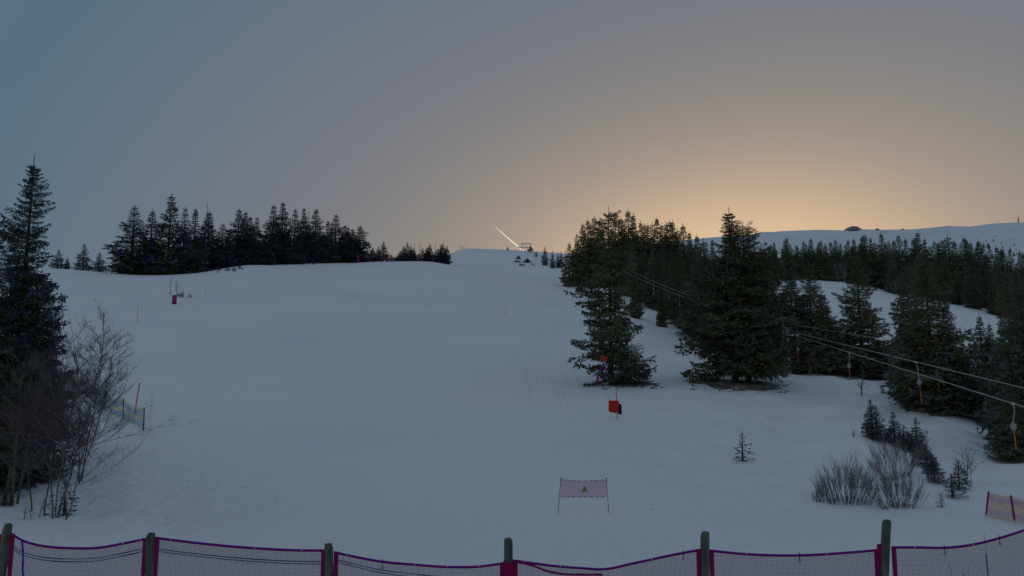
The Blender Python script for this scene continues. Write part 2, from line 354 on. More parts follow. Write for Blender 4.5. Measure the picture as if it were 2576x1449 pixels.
M_yellownet = mat('yellow_net', (0.75, 0.62, 0.24), 0.7)
M_bluepole = mat('blue_pole', (0.012, 0.03, 0.16), 0.5)
M_pinknet = mat('pink_net', (0.62, 0.13, 0.26), 0.7)
M_orangenet = mat('orange_net', (0.85, 0.50, 0.22), 0.7)
M_magenta = mat('magenta_pole', (0.30, 0.01, 0.14), 0.5)
M_banner = mat('banner_cloth', (0.62, 0.20, 0.34), 0.8, noise=(0.56, 0.19, 0.32), scale=3, alpha=0.5)
M_bannerd = mat('banner_hem', (0.16, 0.12, 0.20), 0.8)
M_tri = mat('warning_yellow', (0.30, 0.34, 0.16), 0.7)
M_rock = mat('rock', (0.16, 0.16, 0.17), 0.9, noise=(0.30, 0.28, 0.26), scale=1.5, bump=0.6)
M_litter = mat('needle_litter', (0.07, 0.055, 0.045), 0.95, noise=(0.36, 0.33, 0.30), scale=2.2, bump=0.5)
M_pad = mat('crash_mat', (0.50, 0.03, 0.07), 0.6, noise=(0.30, 0.01, 0.16), scale=2)
M_hose = mat('purple_hose', (0.12, 0.01, 0.22), 0.6)
M_spool = mat('spool_grey', (0.34, 0.38, 0.34), 0.5)
M_trail = mat('vapour', (0.95, 0.95, 0.93), 1.0, noise=(0.85, 0.85, 0.82), scale=0.01, spec=0, trans=0.95)

# ------------------------------------------------------------------ spruce generator
def spruce_mesh(seed, H, R, leaf, whorl, nb, nt_, nl, bare=0.03, power=0.8, ragged=0.35, mat_=None, thin=1.0, bmat=None, tops=1, fringe_amt=0.5, gapf=0.04, lean=0.0, topthin=0.0, wl=0.20):
    rg = np.random.RandomState(seed)
    hs = []; z = bare*H
    while z < H*0.955:
        hs.append(z); z += whorl*(0.55+0.75*(1-z/H))*rg.uniform(0.8, 1.2)
    lob = rg.rand(6)*6.28
    bh, ba, bL, bd = [], [], [], []
    for h in hs:
        t = h/H; n = max(4, int(nb*(0.6+0.5*(1-t))+rg.uniform(-1, 1)))
        a0 = rg.rand()*6.28
        for i in range(n):
            a = a0+6.283*i/n+rg.uniform(-.3, .3)
            if rg.rand() < gapf: continue
            pr = (max(0, 1-t))**power*(1-math.exp(-(t-bare*0.5)*14-0.75))
            if topthin and t > 0.6: pr *= 1-topthin*min(1, (t-0.6)/0.15)
            irr = 1+ragged*0.5*math.sin(a*2+lob[0]+h*1.1)+ragged*0.45*math.sin(a+lob[1]-h*2.1/ max(1, H/10))
            L = R*(pr*irr*rg.uniform(1-ragged, 1.12)+0.015)+0.02*leaf/0.2
            bh.append(h+rg.uniform(-.5, .5)*whorl*0.35); ba.append(a); bL.append(max(L, 0.08)); bd.append(rg.uniform(-.30, -.05)+0.55*max(0, t-0.55))
    bh, ba, bL, bd = map(np.array, (bh, ba, bL, bd))
    fw = np.stack([np.cos(ba), np.sin(ba), 0*ba], 1); sd_ = np.stack([-np.sin(ba), np.cos(ba), 0*ba], 1)
    up = rg.uniform(0.12, 0.38, len(ba))
    P, D, Ls, S_ = [], [], [], []
    lm = np.clip(bL/(0.55*R), 0.34, 1.40)
    def pos(s):
        p = fw*(bL*s)[:, None]; p[:, 2] = bh+bL*(bd*s*1.6+up*s*s); p[:, 0] += lean*p[:, 2]; return p
    for k in range(nt_):
        s = 0.10+0.90*(k+0.5)/nt_+rg.uniform(-.03, .03, len(ba))
        s = np.clip(s, 0.05, 1); base = pos(s)
        for side in (-1, 1):
            ang = rg.uniform(0.55, 1.25, len(ba))
            d = fw*np.cos(ang)[:, None]+sd_*(side*np.sin(ang))[:, None]; d[:, 2] += rg.uniform(-.55, .25, len(ba))
            d /= np.linalg.norm(d, axis=1)[:, None]
            l = (0.42*bL*(1-s)**0.7+leaf*0.6*lm)*rg.uniform(0.6, 1.2, len(ba))
            for m in range(nl):
                q = (m+rg.uniform(0, 1, len(ba)))/nl
                b = base+d*(l*q)[:, None]
                e = d+rg.uniform(-.8, .8, d.shape); e[:, 2] -= 0.1; e /= np.linalg.norm(e, axis=1)[:, None]
                P.append(b); D.append(e); Ls.append(leaf*lm*rg.uniform(.6, 1.25, len(ba))); S_.append(s*0.6+q*0.4)
    # tip sprays
    for k in range(3):
        b = pos(np.full(len(ba), 1.0-0.07*k)); e = fw+rg.uniform(-.5, .5, fw.shape); e[:, 2] += 0.25; e /= np.linalg.norm(e, axis=1)[:, None]
        P.append(b); D.append(e); Ls.append(leaf*lm*rg.uniform(.7, 1.2, len(ba))); S_.append(np.ones(len(ba)))
    # leader shoots
    n = 14; tz = np.linspace(H*0.93, H*.99, n); b = np.stack([lean*tz, 0*tz, tz], 1); e = rg.uniform(-.6, .6, b.shape); e[:, 2] = 1.0; e /= np.linalg.norm(e, axis=1)[:, None]
    P.append(b); D.append(e); Ls.append(np.full(n, leaf*0.42)); S_.append(np.ones(n))
    P = np.concatenate(P); D = np.concatenate(D); Ls = np.concatenate(Ls); S_ = np.concatenate(S_)
    if thin < 1: kp = rg.rand(len(P)) < thin; P, D, Ls, S_ = P[kp], D[kp], Ls[kp], S_[kp]
    rn = rg.uniform(-1, 1, P.shape); sd2 = np.cross(D, rn); sd2 /= np.linalg.norm(sd2, axis=1)[:, None]+1e-9
    w = (Ls*wl)[:, None]
    mid = P+D*(Ls*0.42)[:, None]
    Vv = np.stack([P, mid+sd2*w, P+D*Ls[:, None], mid-sd2*w], 1).reshape(-1, 3)
    tip = np.clip((S_-0.68)*3.4, 0, 1)*fringe_amt*rg.uniform(.6, 1, len(P))  # weight of the painted blue fringe, rising toward the outer sprays
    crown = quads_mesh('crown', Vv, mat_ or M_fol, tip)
    mb = MB(); r0 = H*0.011+0.03
    zz = [-0.4, 0.15*H, 0.4*H, 0.7*H, 1.0*H]
    mb.tube([(lean*q+0.02*math.sin(q), 0.02*math.cos(q*.7), q) for q in zz], [r0*1.25, r0, r0*.75, r0*.42, 0.012], 8)
    st = max(1, len(ba)//260)
    ps = [pos(np.full(len(ba), s)) for s in (0, .5, .9)]
    for i in range(0, len(ba), st):
        mb.tube([ps[0][i], ps[1][i], ps[2][i]], [max(.008, .012*bL[i]), .006+.005*bL[i], .004], 3, cap=False)
    me = bpy.data.meshes.new('trunk'); me.from_pydata([tuple(v) for v in mb.v], [], mb.f); me.materials.append(bmat or M_bark); me.update()
    return (me, crown, H, R)
# small copies: crown + trunk of a far tree; mid: for trees 60-130 m away
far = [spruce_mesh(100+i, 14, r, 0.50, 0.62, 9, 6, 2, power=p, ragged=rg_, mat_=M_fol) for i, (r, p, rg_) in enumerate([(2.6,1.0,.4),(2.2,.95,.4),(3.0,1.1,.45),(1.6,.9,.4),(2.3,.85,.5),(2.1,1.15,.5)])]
farg = [spruce_mesh(200+i, 14, r, 0.52, 0.55, 9, 6, 2, power=p, ragged=rg_, mat_=M_folf, fringe_amt=0.15) for i, (r, p, rg_) in enumerate([(2.6,1.0,.35),(2.2,.95,.35),(2.9,1.1,.4),(1.8,.95,.35),(2.5,.9,.4)])]
mid = [spruce_mesh(300+i, 14, r, 0.36, 0.45, 9, 7, 3, power=p, ragged=rg_, mat_=M_folb, fringe_amt=0.2) for i, (r, p, rg_) in enumerate([(2.7,.95,.35),(2.3,.9,.35),(3.0,1.0,.4),(2.0,.95,.35)])]
midd = [spruce_mesh(350+i, 14, r, 0.36, 0.38, 11, 9, 3, power=p, ragged=rg_, mat_=M_folf, fringe_amt=0.45) for i, (r, p, rg_) in enumerate([(3.4,.9,.4),(3.0,.85,.4),(3.6,.95,.45)])]
small = [spruce_mesh(400+i, 2.2, r, 0.115, 0.13, 6, 5, 2, power=p, ragged=rg_, mat_=M_fol, fringe_amt=0.5) for i, (r, p, rg_) in enumerate([(.55,.9,.35),(.45,.85,.4),(.7,.7,.3)])]
tiny = [spruce_mesh(450+i, 2.2, r, 0.24, 0.22, 5, 3, 1, power=.8, ragged=.4, mat_=M_fol, fringe_amt=0.7) for i, r in enumerate([.6, .45, .8])]
sparse = spruce_mesh(470, 2.2, 0.5, 0.13, 0.21, 5, 4, 1, power=.75, ragged=.45, mat_=M_fol, fringe_amt=0.7)
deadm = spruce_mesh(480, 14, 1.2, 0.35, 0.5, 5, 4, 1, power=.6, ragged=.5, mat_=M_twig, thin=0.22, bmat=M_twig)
RR = random.Random(7)
INFILL = {}
def infill(key, proto, base, H, wf=1.0):
    me = proto[1]; V = np.empty(len(me.vertices)*3, np.float32); me.vertices.foreach_get('co', V); V = V.reshape(-1, 3)
    T_ = np.empty(len(me.vertices), np.float32); me.attributes['tip'].data.foreach_get('value', T_)
    a = RR.uniform(0, 6.28); c, s_ = math.cos(a), math.sin(a); k = H/proto[2]
    W = np.stack([(V[:, 0]*c-V[:, 1]*s_)*k*wf+base.x, (V[:, 0]*s_+V[:, 1]*c)*k*wf+base.y, V[:, 2]*k+base.z], 1)
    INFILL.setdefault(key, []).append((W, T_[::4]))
def put_tree(proto, base, H, label, group=None, wf=1.0, name='spruce_tree', cat='tree', rz=None):
    tr, cr, H0, R0 = proto
    o = empty(name, base, label, cat, group, rz=RR.uniform(0, 6.28) if rz is None else rz)
    s = H/H0; o.scale = (s*wf, s*wf, s)
    link('trunk', tr, o); link('crown', cr, o); return o
def tree_px(proto, px, pb, ptop, label, group=None, wf=1.0, Y=None, name='spruce_tree', cat='tree', rz=None):
    b = ground(px, pb) if Y is None else None
    if b is None: b, _ = base_at(px, Y or 230)
    H = at(px, ptop, b.y).z-b.z
    b = Vector((b.x, b.y, b.z-0.03*max(H, 1)*0.3))
    return put_tree(proto, b, max(H, 0.3), label, group, wf, name, cat, rz)
def wpx(proto, px, pb, ptop, wpix):      # width factor so that the crown is wpix picture units wide
    return wpix/((pb-ptop)/proto[2]*proto[3]*2*0.92)
ONES = ['', 'first','second','third','fourth','fifth','sixth','seventh','eighth','ninth','tenth','eleventh','twelfth','thirteenth','fourteenth','fifteenth','sixteenth','seventeenth','eighteenth','nineteenth']
def ordw(n):
    if n < 20: return ONES[n]
    tens = {2:('twenty','twentieth'),3:('thirty','thirtieth'),4:('forty','fortieth'),5:('fifty','fiftieth')}[n//10]
    return tens[1] if n % 10 == 0 else tens[0]+'-'+ONES[n % 10]

# ---- left: four lone trees on the ridge
for px, pb, pt, w, lab in [(145,671,626,36,'stubby dark spruce on the left ridge, just right of the big near spruce'),
                          (168,671,646,13,'tiny narrow spruce on the left ridge between two stubby ones'),
                          (208,670,611,42,'cone-shaped dark spruce alone on the left ridge, tallest of the four there'),
                          (248,668,634,34,'low rounded spruce on the left ridge beside the big stand')]:
    pr = far[2] if w > 20 else far[1]
    tree_px(pr, px, None, pt, lab, 'lone spruces on the left ridge', wpx(pr, px, 672, pt, w), Y=195)
# ---- left stand, tips from left to right
STAND = [(328,514,104,0,192),(374,524,70,1,198),(420,485,78,4,194),(457,517,66,0,200),(484,520,66,5,196),(519,530,58,3,205),(556,560,70,0,206),
         (595,522,64,4,212),(612,530,40,3,218),(625,543,44,3,214),(642,543,54,0,220),(683,512,74,0,224),(706,506,48,3,228),(738,522,66,0,230),
         (760,520,34,3,234),(791,522,58,1,228),(822,552,48,5,236),(842,536,70,0,232),(865,565,40,3,238),(873,568,40,1,240),(885,575,44,3,238),(904,566,58,4,236)]
k = 0
for px, pt, w, pi, Y in STAND:
    k += 1; b, pb = base_at(px, Y)
    tree_px(far[pi], px, None, pt, f'dark spruce in the left ridge stand, {ordw(k)} treetop from its left end', 'dark spruces in the left ridge stand', wpx(far[pi], px, pb, pt, w*1.15), Y=Y)
# understorey filling the foot of the stand
for i in range(28):
    px = 318+(896-318)*i/27+RR.uniform(-5, 5); Y = np.interp(px, [290, 450, 600, 915], [193, 196, 208, 236])+RR.uniform(-2, 10)
    b, pb = base_at(px, Y); pt = pb-RR.uniform(62, 104)*(0.75 if px > 850 else 1)
    pr = RR.choice(far[:3]+far[4:5])
    tree_px(pr, px, None, pt, 'low dark spruce in the shaded foot of the left ridge stand', 'understorey spruces of the left ridge stand', wpx(pr, px, pb, pt, 56), Y=Y)
for px, pt, Y, lab in [(513,504,202,'bare dead spruce top sticking out of the left stand beside a slim live spruce'),
                       (772,523,232,'bare dead spruce with thin twigs, in the gap near the right of the left stand')]:
    tree_px(deadm, px, None, pt, lab, 'dead spruces in the left stand', 1.0, Y=Y, name='dead_spruce')
# ---- middle crest clump
CREST = [(937,622,22,3),(951,618,22,0),(964,606,34,0),(984,640,26,2),(997,642,18,2),(1006,630,24,0),(1015,616,28,0),(1024,608,34,2),(1033,618,28,0),(1040,624,24,1),(1052,636,20,2),(1063,622,22,0),(1074,621,20,3),
         (1081,612,18,3),(1092,634,22,2),(1100,624,26,0),(1108,614,24,0),(1112,612,22,3),(1119,622,20,1),(1124,618,20,3)]
for k, (px, pt, w, pi) in enumerate(CREST, 1):
    Y = 244; b, pb = base_at(px, Y)
    tree_px(far[pi], px, None, pt, f'small dark spruce on the crest between big stand and open piste, {ordw(k)} from the left', 'small spruces on the middle crest', wpx(far[pi], px, pb, pt, w), Y=Y)
for px, pt in [(1042,610),(1056,608),(1095,607),(1116,600)]:
    tree_px(deadm, px, None, pt, 'leafless wispy larch among the small spruces on the middle crest', 'leafless larches on the middle crest', 1.1, Y=246, name='bare_larch')
# ---- tiny spruces on the little mound
for i in range(30):
    px = RR.choice([RR.uniform(468, 515), RR.uniform(530, 612), RR.uniform(470, 560)]); pb = RR.uniform(666, 688) if px < 560 else RR.uniform(664, 683)
    h = RR.uniform(5, 13)*(1.4 if px < 515 else 1)
    tree_px(RR.choice(tiny), px, pb, pb-h, 'knee-high young spruce on the snowy mound below the left stand', 'young spruces on the snowy mound', 1.7, Y=None if ground(px, pb) else 204, name='young_spruce')
# ---- tiny things near the summit
for px, pb, pt, w, lab in [(1371,668,618,20,'slim spruce at the summit side, leftmost of three before the forest'),(1390,675,629,16,'second slim spruce from the piste before the right forest'),
                          (1404,674,634,16,'short spruce in the row before the right forest, third from the piste'),(1412,674,630,16,'slim spruce touching the left edge of the right forest'),
                          (1304,652,642,14,'tiny spruce pair on the open piste near the summit'),(1326,661,648,20,'dark tiny spruce on the open piste below the summit gantry'),
                          (1334,630,617,13,'small dark spruce right beside the summit gantry'),(1348,646,631,8,'narrow dark spruce by the upper lift frame'),
                          (1277,630,621,5,'lone thin spruce on the summit skyline left of the gantry')]:
    pr = far[0] if w > 10 else far[3]
    tree_px(pr, px, pb, pt, lab, 'small spruces near the summit', wpx(pr, px, pb, pt, w), Y=None if ground(px, pb) else 455)

# ---- right forest: skyline tips then fill
def edge_y(px): return np.interp(px, [1430,1480,1540,1600,1640,1690,1740,1800,1900], [680,692,735,780,812,836,852,872,905])
TIPS = [(1433,609),(1452,586),(1468,559),(1481,550),(1497,541),(1512,548),(1551,543),(1566,545),(1584,526),(1597,535),(1615,555),(1625,561),(1633,561),(1645,557),(1657,543),(1670,560),
        (1680,557),(1689,553),(1697,552),(1709,574),(1723,561),(1739,580),(1758,589),(1777,599),(1797,598),(1890,600),(1905,632),(1920,640)]
for k, (px, pt) in enumerate(TIPS, 1):
    Hr = RR.uniform(13.5, 17)
    lo, hi = 60, 330; best = 200      # depth at which a tree of that height reaches the tip
    for Y in range(254 if 1440 < px < 1515 else 90, 330, 4):
        b, pb = base_at(px, Y)
        if at(px, pt, Y).z-b.z <= Hr and pb <= edge_y(px)+3 and Y > 1/((1-(px-1482)/510)/255+(px-1482)/510/74)+5: best = Y; break
    b, pb = base_at(px, best); H = at(px, pt, best).z-b.z
    pr = RR.choice(farg)
    put_tree(pr, b, H, f'forest spruce right of the piste, {ordw(k)} treetop from the left along that skyline', 'tall spruces of the forest right of the piste', RR.uniform(1.0, 1.5))
n = 0
for i in range(600):
    px = RR.uniform(1436, 1935); pb = edge_y(px)-RR.uniform(0, 130)*((i % 3) > 0)-RR.uniform(0, 5)
    if pb < 668: continue
    b = ground(px, pb)
    if b is None or b.y > 300 or (1438 < px < 1515 and b.y < 254): continue
    tcb = (px-1482)/510; Yc_ = 1/((1-tcb)/255+tcb/74)+5 if px < 1990 else 0
    if b.y < Yc_: continue
    H = RR.uniform(8.5, 13)
    top = at(px, 600, b.y)
    skyl = np.interp(px, [t[0] for t in TIPS], [t[1] for t in TIPS])
    Hmax = at(px, skyl+14, b.y).z-b.z; H = min(H, Hmax)
    if H < 4: continue
    n += 1
    if n > 190: break
    if b.x > -1e9 and n > 78: infill('forest_infill', RR.choice(farg), b, H, RR.uniform(.95, 1.35)); continue
    pr = RR.choice(mid if b.y < 190 else farg)
    put_tree(pr, b, H, 'olive-dark spruce in the body of the forest right of the piste', 'spruces filling the forest right of the piste', RR.uniform(0.95, 1.35))
tree_px(mid[3], 1665, 822, 718, 'yellow-green young spruce at the snow edge of the right forest', None, 1.1)
tree_px(mid[1], 1600, 800, 690, 'shorter olive spruce at the forest edge behind the tall lone spruce', None, 1.3)

# ---- far band across the clearing
BAND = [(1938,612),(1955,606),(1975,597),(1990,594),(2008,608),(2024,605),(2043,597),(2058,608),(2070,603),(2086,608),(2100,606),(2112,600),(2124,606),(2136,600),(2148,604),(2158,598),(2172,592),(2183,587),(2195,594),(2208,604),(2222,584),
        (2236,604),(2246,597),(2258,596),(2268,587),(2286,597),(2302,598),(2313,592),(2324,580),(2334,594),(2347,607),(2358,604),(2367,597),(2385,586),(2401,591),(2416,604),(2432,592),(2444,604),(2455,601),(2469,604),(2476,601),(2488,608),(2500,612),(2517,617),
        (2529,625),(2539,620),(2554,622),(2571,628),(2590,630)]
def band_y(px): return np.interp(px, [1900,2000,2110,2150,2240,2300,2410,2530,2576], [700,703,706,710,738,748,768,800,806])
for k, (px, pt) in enumerate(BAND, 1):
    px += RR.uniform(-6, 6); pt += RR.choice([0, 0, RR.uniform(0, 14)]); Y = RR.uniform(236, 262); b, pb = base_at(px, Y)
    put_tree(RR.choice(farg), b, at(px, pt, Y).z-b.z, f'spruce in the far forest band under the snowy mountain, {ordw(k)} treetop from its left', 'treetops of the far forest band', RR.uniform(0.95, 1.6))
for i in range(150):
    px = 1905+i/149*690+RR.uniform(-4, 4); pb = band_y(px)-RR.uniform(-1, 22); b = ground(px, pb)
    if b is None: continue
    sk = np.interp(px, [t[0] for t in BAND], [t[1] for t in BAND])
    Hm = at(px, sk+10, b.y).z-b.z; H = min(Hm, RR.uniform(8, 14))
    if i % 10 > 2: infill('forest_infill', RR.choice(farg), b, H, RR.uniform(.9, 1.2)); continue
    put_tree(RR.choice(farg), b, H, 'dark spruce within the far forest band across the snowy clearing', 'spruces filling the far forest band', RR.uniform(0.9, 1.2))

# ---- trees behind the lift line on the right
LIFT = [(1948,928,646,150,0,'broad dark spruce directly right of the twin-topped big spruce'),(2000,934,664,140,1,'dark spruce behind the upper lift pylon'),
        (2048,936,652,150,2,'spruce with feathery right side left of the first clearing gap'),(2100,940,812,90,1,'shorter spruce below the first clearing gap'),
        (2172,944,630,168,2,'tall pointed spruce between the two upper clearing gaps'),(2215,952,850,110,0,'low broad spruce at the foot of the tall pointed one'),
        (2300,1000,650,120,1,'slim tall spruce left in the big dark group behind the lift cable'),(2352,1035,640,215,0,'biggest wide spruce behind the lift cable, centre of the right group'),
        (2400,1042,745,130,2,'broad spruce on the right flank of the big dark group'),(2318,1028,780,150,2,'bushy low spruce in front of the big dark group'),
        (2440,1048,915,100,1,'low spruce filling the foot of the group near the lowest tow bar'),(2478,985,786,80,3,'slender pointed spruce standing alone before the right clearing'),
        (2503,990,806,56,3,'thin spruce just right of the slender pointed one'),(2568,1120,664,150,0,'large dark spruce cut by the right picture edge'),
        (2535,1090,880,120,2,'bushy spruce left of the large one at the right picture edge'),(2600,1150,700,190,1,'outermost dark spruce partly beyond the right picture edge'),
        (2490,1068,905,90,2,'squat spruce at the bottom right end of the tree wall'),(2270,965,870,80,0,'squat spruce joining the tree wall near the orange tow bar'),
        (2555,1160,960,120,2,'low bushy spruce at the lower right end of the tree wall'),(2130,938,830,90,0,'little dark spruce at the snow edge below the first tow bar'),
        (2025,930,800,110,2,'low dark spruce at the snow edge right of the pylon'),(2078,938,730,110,1,'medium dark spruce whose feathered right edge borders the first gap'),
        (1975,930,740,110,2,'medium dark spruce hidden behind the twin spruce and pylon'),(2235,955,905,70,1,'small spruce in the dip between the pointed one and the big group')]
for px, pb, pt, w, pi, lab in LIFT:
    pr = midd[pi] if pi < 3 else mid[3]
    tree_px(pr, px, pb, pt, lab, 'spruces behind the lift cable', wpx(pr, px, pb, pt, w*1.04))

# ---- hero spruces
pr = spruce_mesh(21, 15, 3.2, 0.25, 0.42, 10, 12, 5, bare=0.04, power=0.22, ragged=0.7, mat_=M_folb, gapf=0.12, fringe_amt=0.35, wl=.20, topthin=.5)
tree_px(pr, 1538, 968, 513, 'tall ragged spruce standing alone on the piste with red boxes at its foot', None, wpx(pr, 1538, 968, 513, 165), rz=0.6)
sk1 = spruce_mesh(24, 5, 2.6, 0.20, 0.30, 10, 8, 3, bare=0.02, power=0.6, ragged=0.4, mat_=M_fol, fringe_amt=0.3)
tree_px(sk1, 1590, 968, 860, 'low bushy spruce hugging the right side of the ragged lone spruce', None, wpx(sk1, 1590, 968, 860, 130))
pr = spruce_mesh(22, 15, 3.6, 0.25, 0.38, 11, 12, 5, bare=0.07, power=0.6, ragged=0.4, mat_=M_folb, bmat=M_redbark, fringe_amt=0.2, topthin=0.62, gapf=0.08)
tree_px(pr, 1850, 962, 516, 'huge spruce with the tallest thin spire, left half of the twin beside the lift', None, wpx(pr, 1840, 962, 516, 250), rz=1.2)
pr = spruce_mesh(23, 14, 4.2, 0.25, 0.38, 11, 12, 5, bare=0.08, power=0.55, ragged=0.4, mat_=M_folb, bmat=M_redbark, fringe_amt=0.2, gapf=0.05)
tree_px(pr, 1884, 960, 550, 'huge spruce with blunt top and red trunk, right half of the twin beside the lift', None, wpx(pr, 1872, 960, 550, 255), rz=3.0)
pr = spruce_mesh(31, 12, 2.3, 0.135, 0.24, 13, 14, 5, bare=0.02, power=0.82, ragged=0.5, mat_=M_fol, fringe_amt=0.6, gapf=0.12, lean=0.004, wl=.22)
tree_px(pr, 14, 1215, 382, 'big near spruce filling the left picture edge, with loose upswept branches', None, wpx(pr, 46, 1215, 382, 265), rz=0.3)
pr = spruce_mesh(32, 12, 2.6, 0.14, 0.26, 11, 13, 5, bare=0.02, power=0.9, ragged=0.4, mat_=M_fol, fringe_amt=0.4, gapf=0.05)
tree_px(pr, -75, 1235, 520, 'second near spruce mostly beyond the left picture edge', None, wpx(pr, -75, 1235, 520, 330), rz=2.0)
pr3 = spruce_mesh(33, 9, 2.4, 0.15, 0.27, 11, 12, 5, bare=0.02, power=0.6, ragged=0.45, mat_=M_fol, fringe_amt=0.5, gapf=0.05)
tree_px(pr3, 78, 1212, 690, 'lower near spruce right against the big one, one long bough reaching over the piste', None, wpx(pr3, 78, 1212, 690, 170), rz=1.1)
tree_px(pr3, 12, 1218, 640, 'lower near spruce between the big one and the left picture edge', None, wpx(pr3, 12, 1218, 640, 200), rz=4.1)
# ---- small spruces in the foreground right
for px, pb, pt, w, pi, lab in [(1869,1160,1084,44,9,'small sparse spruce alone on the open snow'),
    (2194,1104,1000,52,0,'young spruce at the upper left end of the hedge row, left of a pair'),(2208,1108,1018,52,0,'young spruce second in the hedge row'),
    (2251,1112,1034,44,1,'slim young spruce with pointed leader in the hedge row'),(2276,1118,1068,36,1,'short young spruce between two slimmer ones in the hedge row'),
    (2308,1130,1050,42,1,'slim young spruce at the right of the hedge row above the bare bush'),(2225,1112,1072,46,2,'squat dark spruce at the base of the hedge row start'),
    (2262,1122,1088,52,2,'squat dark spruce low in the hedge row below the short one'),(2292,1136,1096,54,2,'squat dark spruce above the bare willow fan'),
    (2316,1155,1104,52,2,'squat dark spruce in the sloping middle of the hedge'),(2332,1176,1118,50,2,'dark bushy spruce further down the sloping hedge'),
    (2344,1194,1136,48,2,'dark bushy spruce near the lower end of the hedge'),(2352,1213,1148,56,2,'lowest dark spruce of the sloping hedge'),
    (2414,1228,1156,52,2,'dark round young spruce right of the hedge with bare twigs behind'),(2398,1252,1196,60,9,'scraggly spruce below the dark round one'),
    (2368,1276,1236,22,9,'tiny scraggly spruce right of the bare willow bushes'),
    (2221,990,972,16,2,'tiny bush-like spruce on the snow left of the tree wall'),
    (160,1296,1205,70,9,'dark scraggly young spruce under the leaning birch at left'),(8,1272,1225,50,2,'low dark young spruce at the lower left picture edge')]:
    pr = sparse if pi == 9 else small[pi]
    tree_px(pr, px, pb, pt, lab, None, wpx(pr, px, pb, pt, w), name='young_spruce')
for px, pb, pt, w in [(456,748,733,10),(478,748,739,9),(450,745,737,8)]:
    tree_px(tiny[0], px, pb, pt, 'tiny spruce beside the red crash mat under the bare saplings', 'tiny spruces by the crash mat', wpx(tiny[0], px, pb, pt, w), name='young_spruce')

# ------------------------------------------------------------------ bare trees and shrubs
def bare_build(seed, stems, H, r0, lean=(0, 0), spread=0.5, prim=10, sec=5, ter=3, upw=0.5):
    """returns MBs (limbs, twigs) in local space"""
    rg = random.Random(seed); A, B = MB(), MB()
    def curve(p, d, L, n, wob, gx):
        pts = [p.copy()]; d = d.normalized()
        for i in range(n):
            d = (d+Vector((rg.uniform(-wob, wob), rg.uniform(-wob, wob), rg.uniform(-wob, wob)+gx))).normalized(); pts.append(pts[-1]+d*L/n)
        return pts
    for (bx, by, lx, ly, h) in stems:
        d = Vector((lx+lean[0], ly+lean[1], 1)); tr = curve(Vector((bx, by, -0.15)), d, h, 8, 0.10, 0.03)
        A.tube(tr, [r0*(1-0.88*i/8)+0.003 for i in range(9)], 6)
        for k in range(prim):
            f = rg.uniform(0.22, 0.97); i = min(7, int(f*8)); p = tr[i].lerp(tr[i+1], f*8-i)
            a = rg.uniform(0, 6.283); L = h*(1-f*0.75)*rg.uniform(0.3, 0.6)*spread*1.6
            br = curve(p, Vector((math.cos(a), math.sin(a), rg.uniform(0.25, 1.0)*upw*2)), L, 5, 0.16, 0.06)
            A.tube(br, [r0*0.38*(1-f*.6)*(1-0.8*j/5)+0.0025 for j in range(6)], 4, cap=False)
            for s in range(sec):
                g = rg.uniform(0.2, 1); j = min(4, int(g*5)); q = br[j].lerp(br[j+1], g*5-j)
                b2 = curve(q, (br[j+1]-br[j]).normalized()+Vector((rg.uniform(-1, 1), rg.uniform(-1, 1), rg.uniform(-.5, .9))), L*rg.uniform(.25, .5), 3, 0.2, 0.05)
                B.tube(b2, [0.005, 0.004, 0.003, 0.002], 3, cap=False)
                for t in range(ter):
                    q2 = b2[rg.randint(1, 3)]
                    b3 = curve(q2, (b2[-1]-b2[0]).normalized()+Vector((rg.uniform(-1, 1), rg.uniform(-1, 1), rg.uniform(-.4, .8))), L*rg.uniform(.1, .25), 2, 0.2, 0.04)
                    B.tube(b3, [0.0035, 0.003, 0.002], 3, cap=False)
    return A, B
def bare_px(seed, px, pb, pt, label, mA, mB, stems=1, lean=(0, 0), spread=0.5, prim=12, sec=5, ter=3, r0=None, name='bare_tree', group=None, upw=.5, cat='tree', Y=None, sx=0.25, tw=1.0):
    b = ground(px, pb) if Y is None else base_at(px, Y)[0]
    H = at(px, pt, b.y).z-b.z; rg = random.Random(seed*3+1)
    st = [(rg.uniform(-sx, sx)*(stems > 1), rg.uniform(-sx, sx)*(stems > 1), rg.uniform(-.22, .22)*(stems > 1), rg.uniform(-.22, .22)*(stems > 1), H*rg.uniform(.8, 1.0)) for _ in range(stems)]
    A, B = bare_build(seed, st, H, r0 or H*0.012, lean, spread, prim, sec, ter, upw)
    if tw != 1.0:
        pass
    o = empty(name, b, label, cat, group)
    A.build('trunk', mA, o); B.build('twigs', mB, o); return o
bare_px(1, 28, 1272, 800, 'mossy bare tree at far left with forked olive stem', M_olivetwig, M_olivetwig, 1, (0.05, 0), .6, 26, 8, 4, r0=.06)
bare_px(2, 10, 1262, 840, 'thinner mossy bare tree touching the left picture edge', M_olivetwig, M_olivetwig, 1, (-.02, 0), .5, 12, 5, 3, r0=.05)
bare_px(3, 42, 1268, 850, 'second forked mossy bare tree leaning right in front of the near spruce', M_olivetwig, M_olivetwig, 1, (0.14, 0), .6, 22, 8, 4, r0=.04)
bare_px(4, 82, 1285, 900, 'slender bare sapling in front of the dark near spruce', M_olivetwig, M_twig, 1, (-.04, 0), .4, 10, 4, 2, r0=.022)
bare_px(5, 142, 1302, 780, 'bare pale-barked birch leaning right over the left bank', M_birch, M_twig, 1, (0.17, 0), .62, 34, 9, 5, r0=.036)
bare_px(6, 152, 1304, 860, 'multi-stemmed bare tree spreading wide beside the leaning birch', M_birch, M_twig, 3, (0.16, 0), .62, 20, 8, 5, r0=.02)
bare_px(7, 122, 1300, 790, 'dark upright bare tree left of the leaning birch', M_twig, M_twig, 2, (0.08, 0), .55, 22, 8, 5, r0=.02)
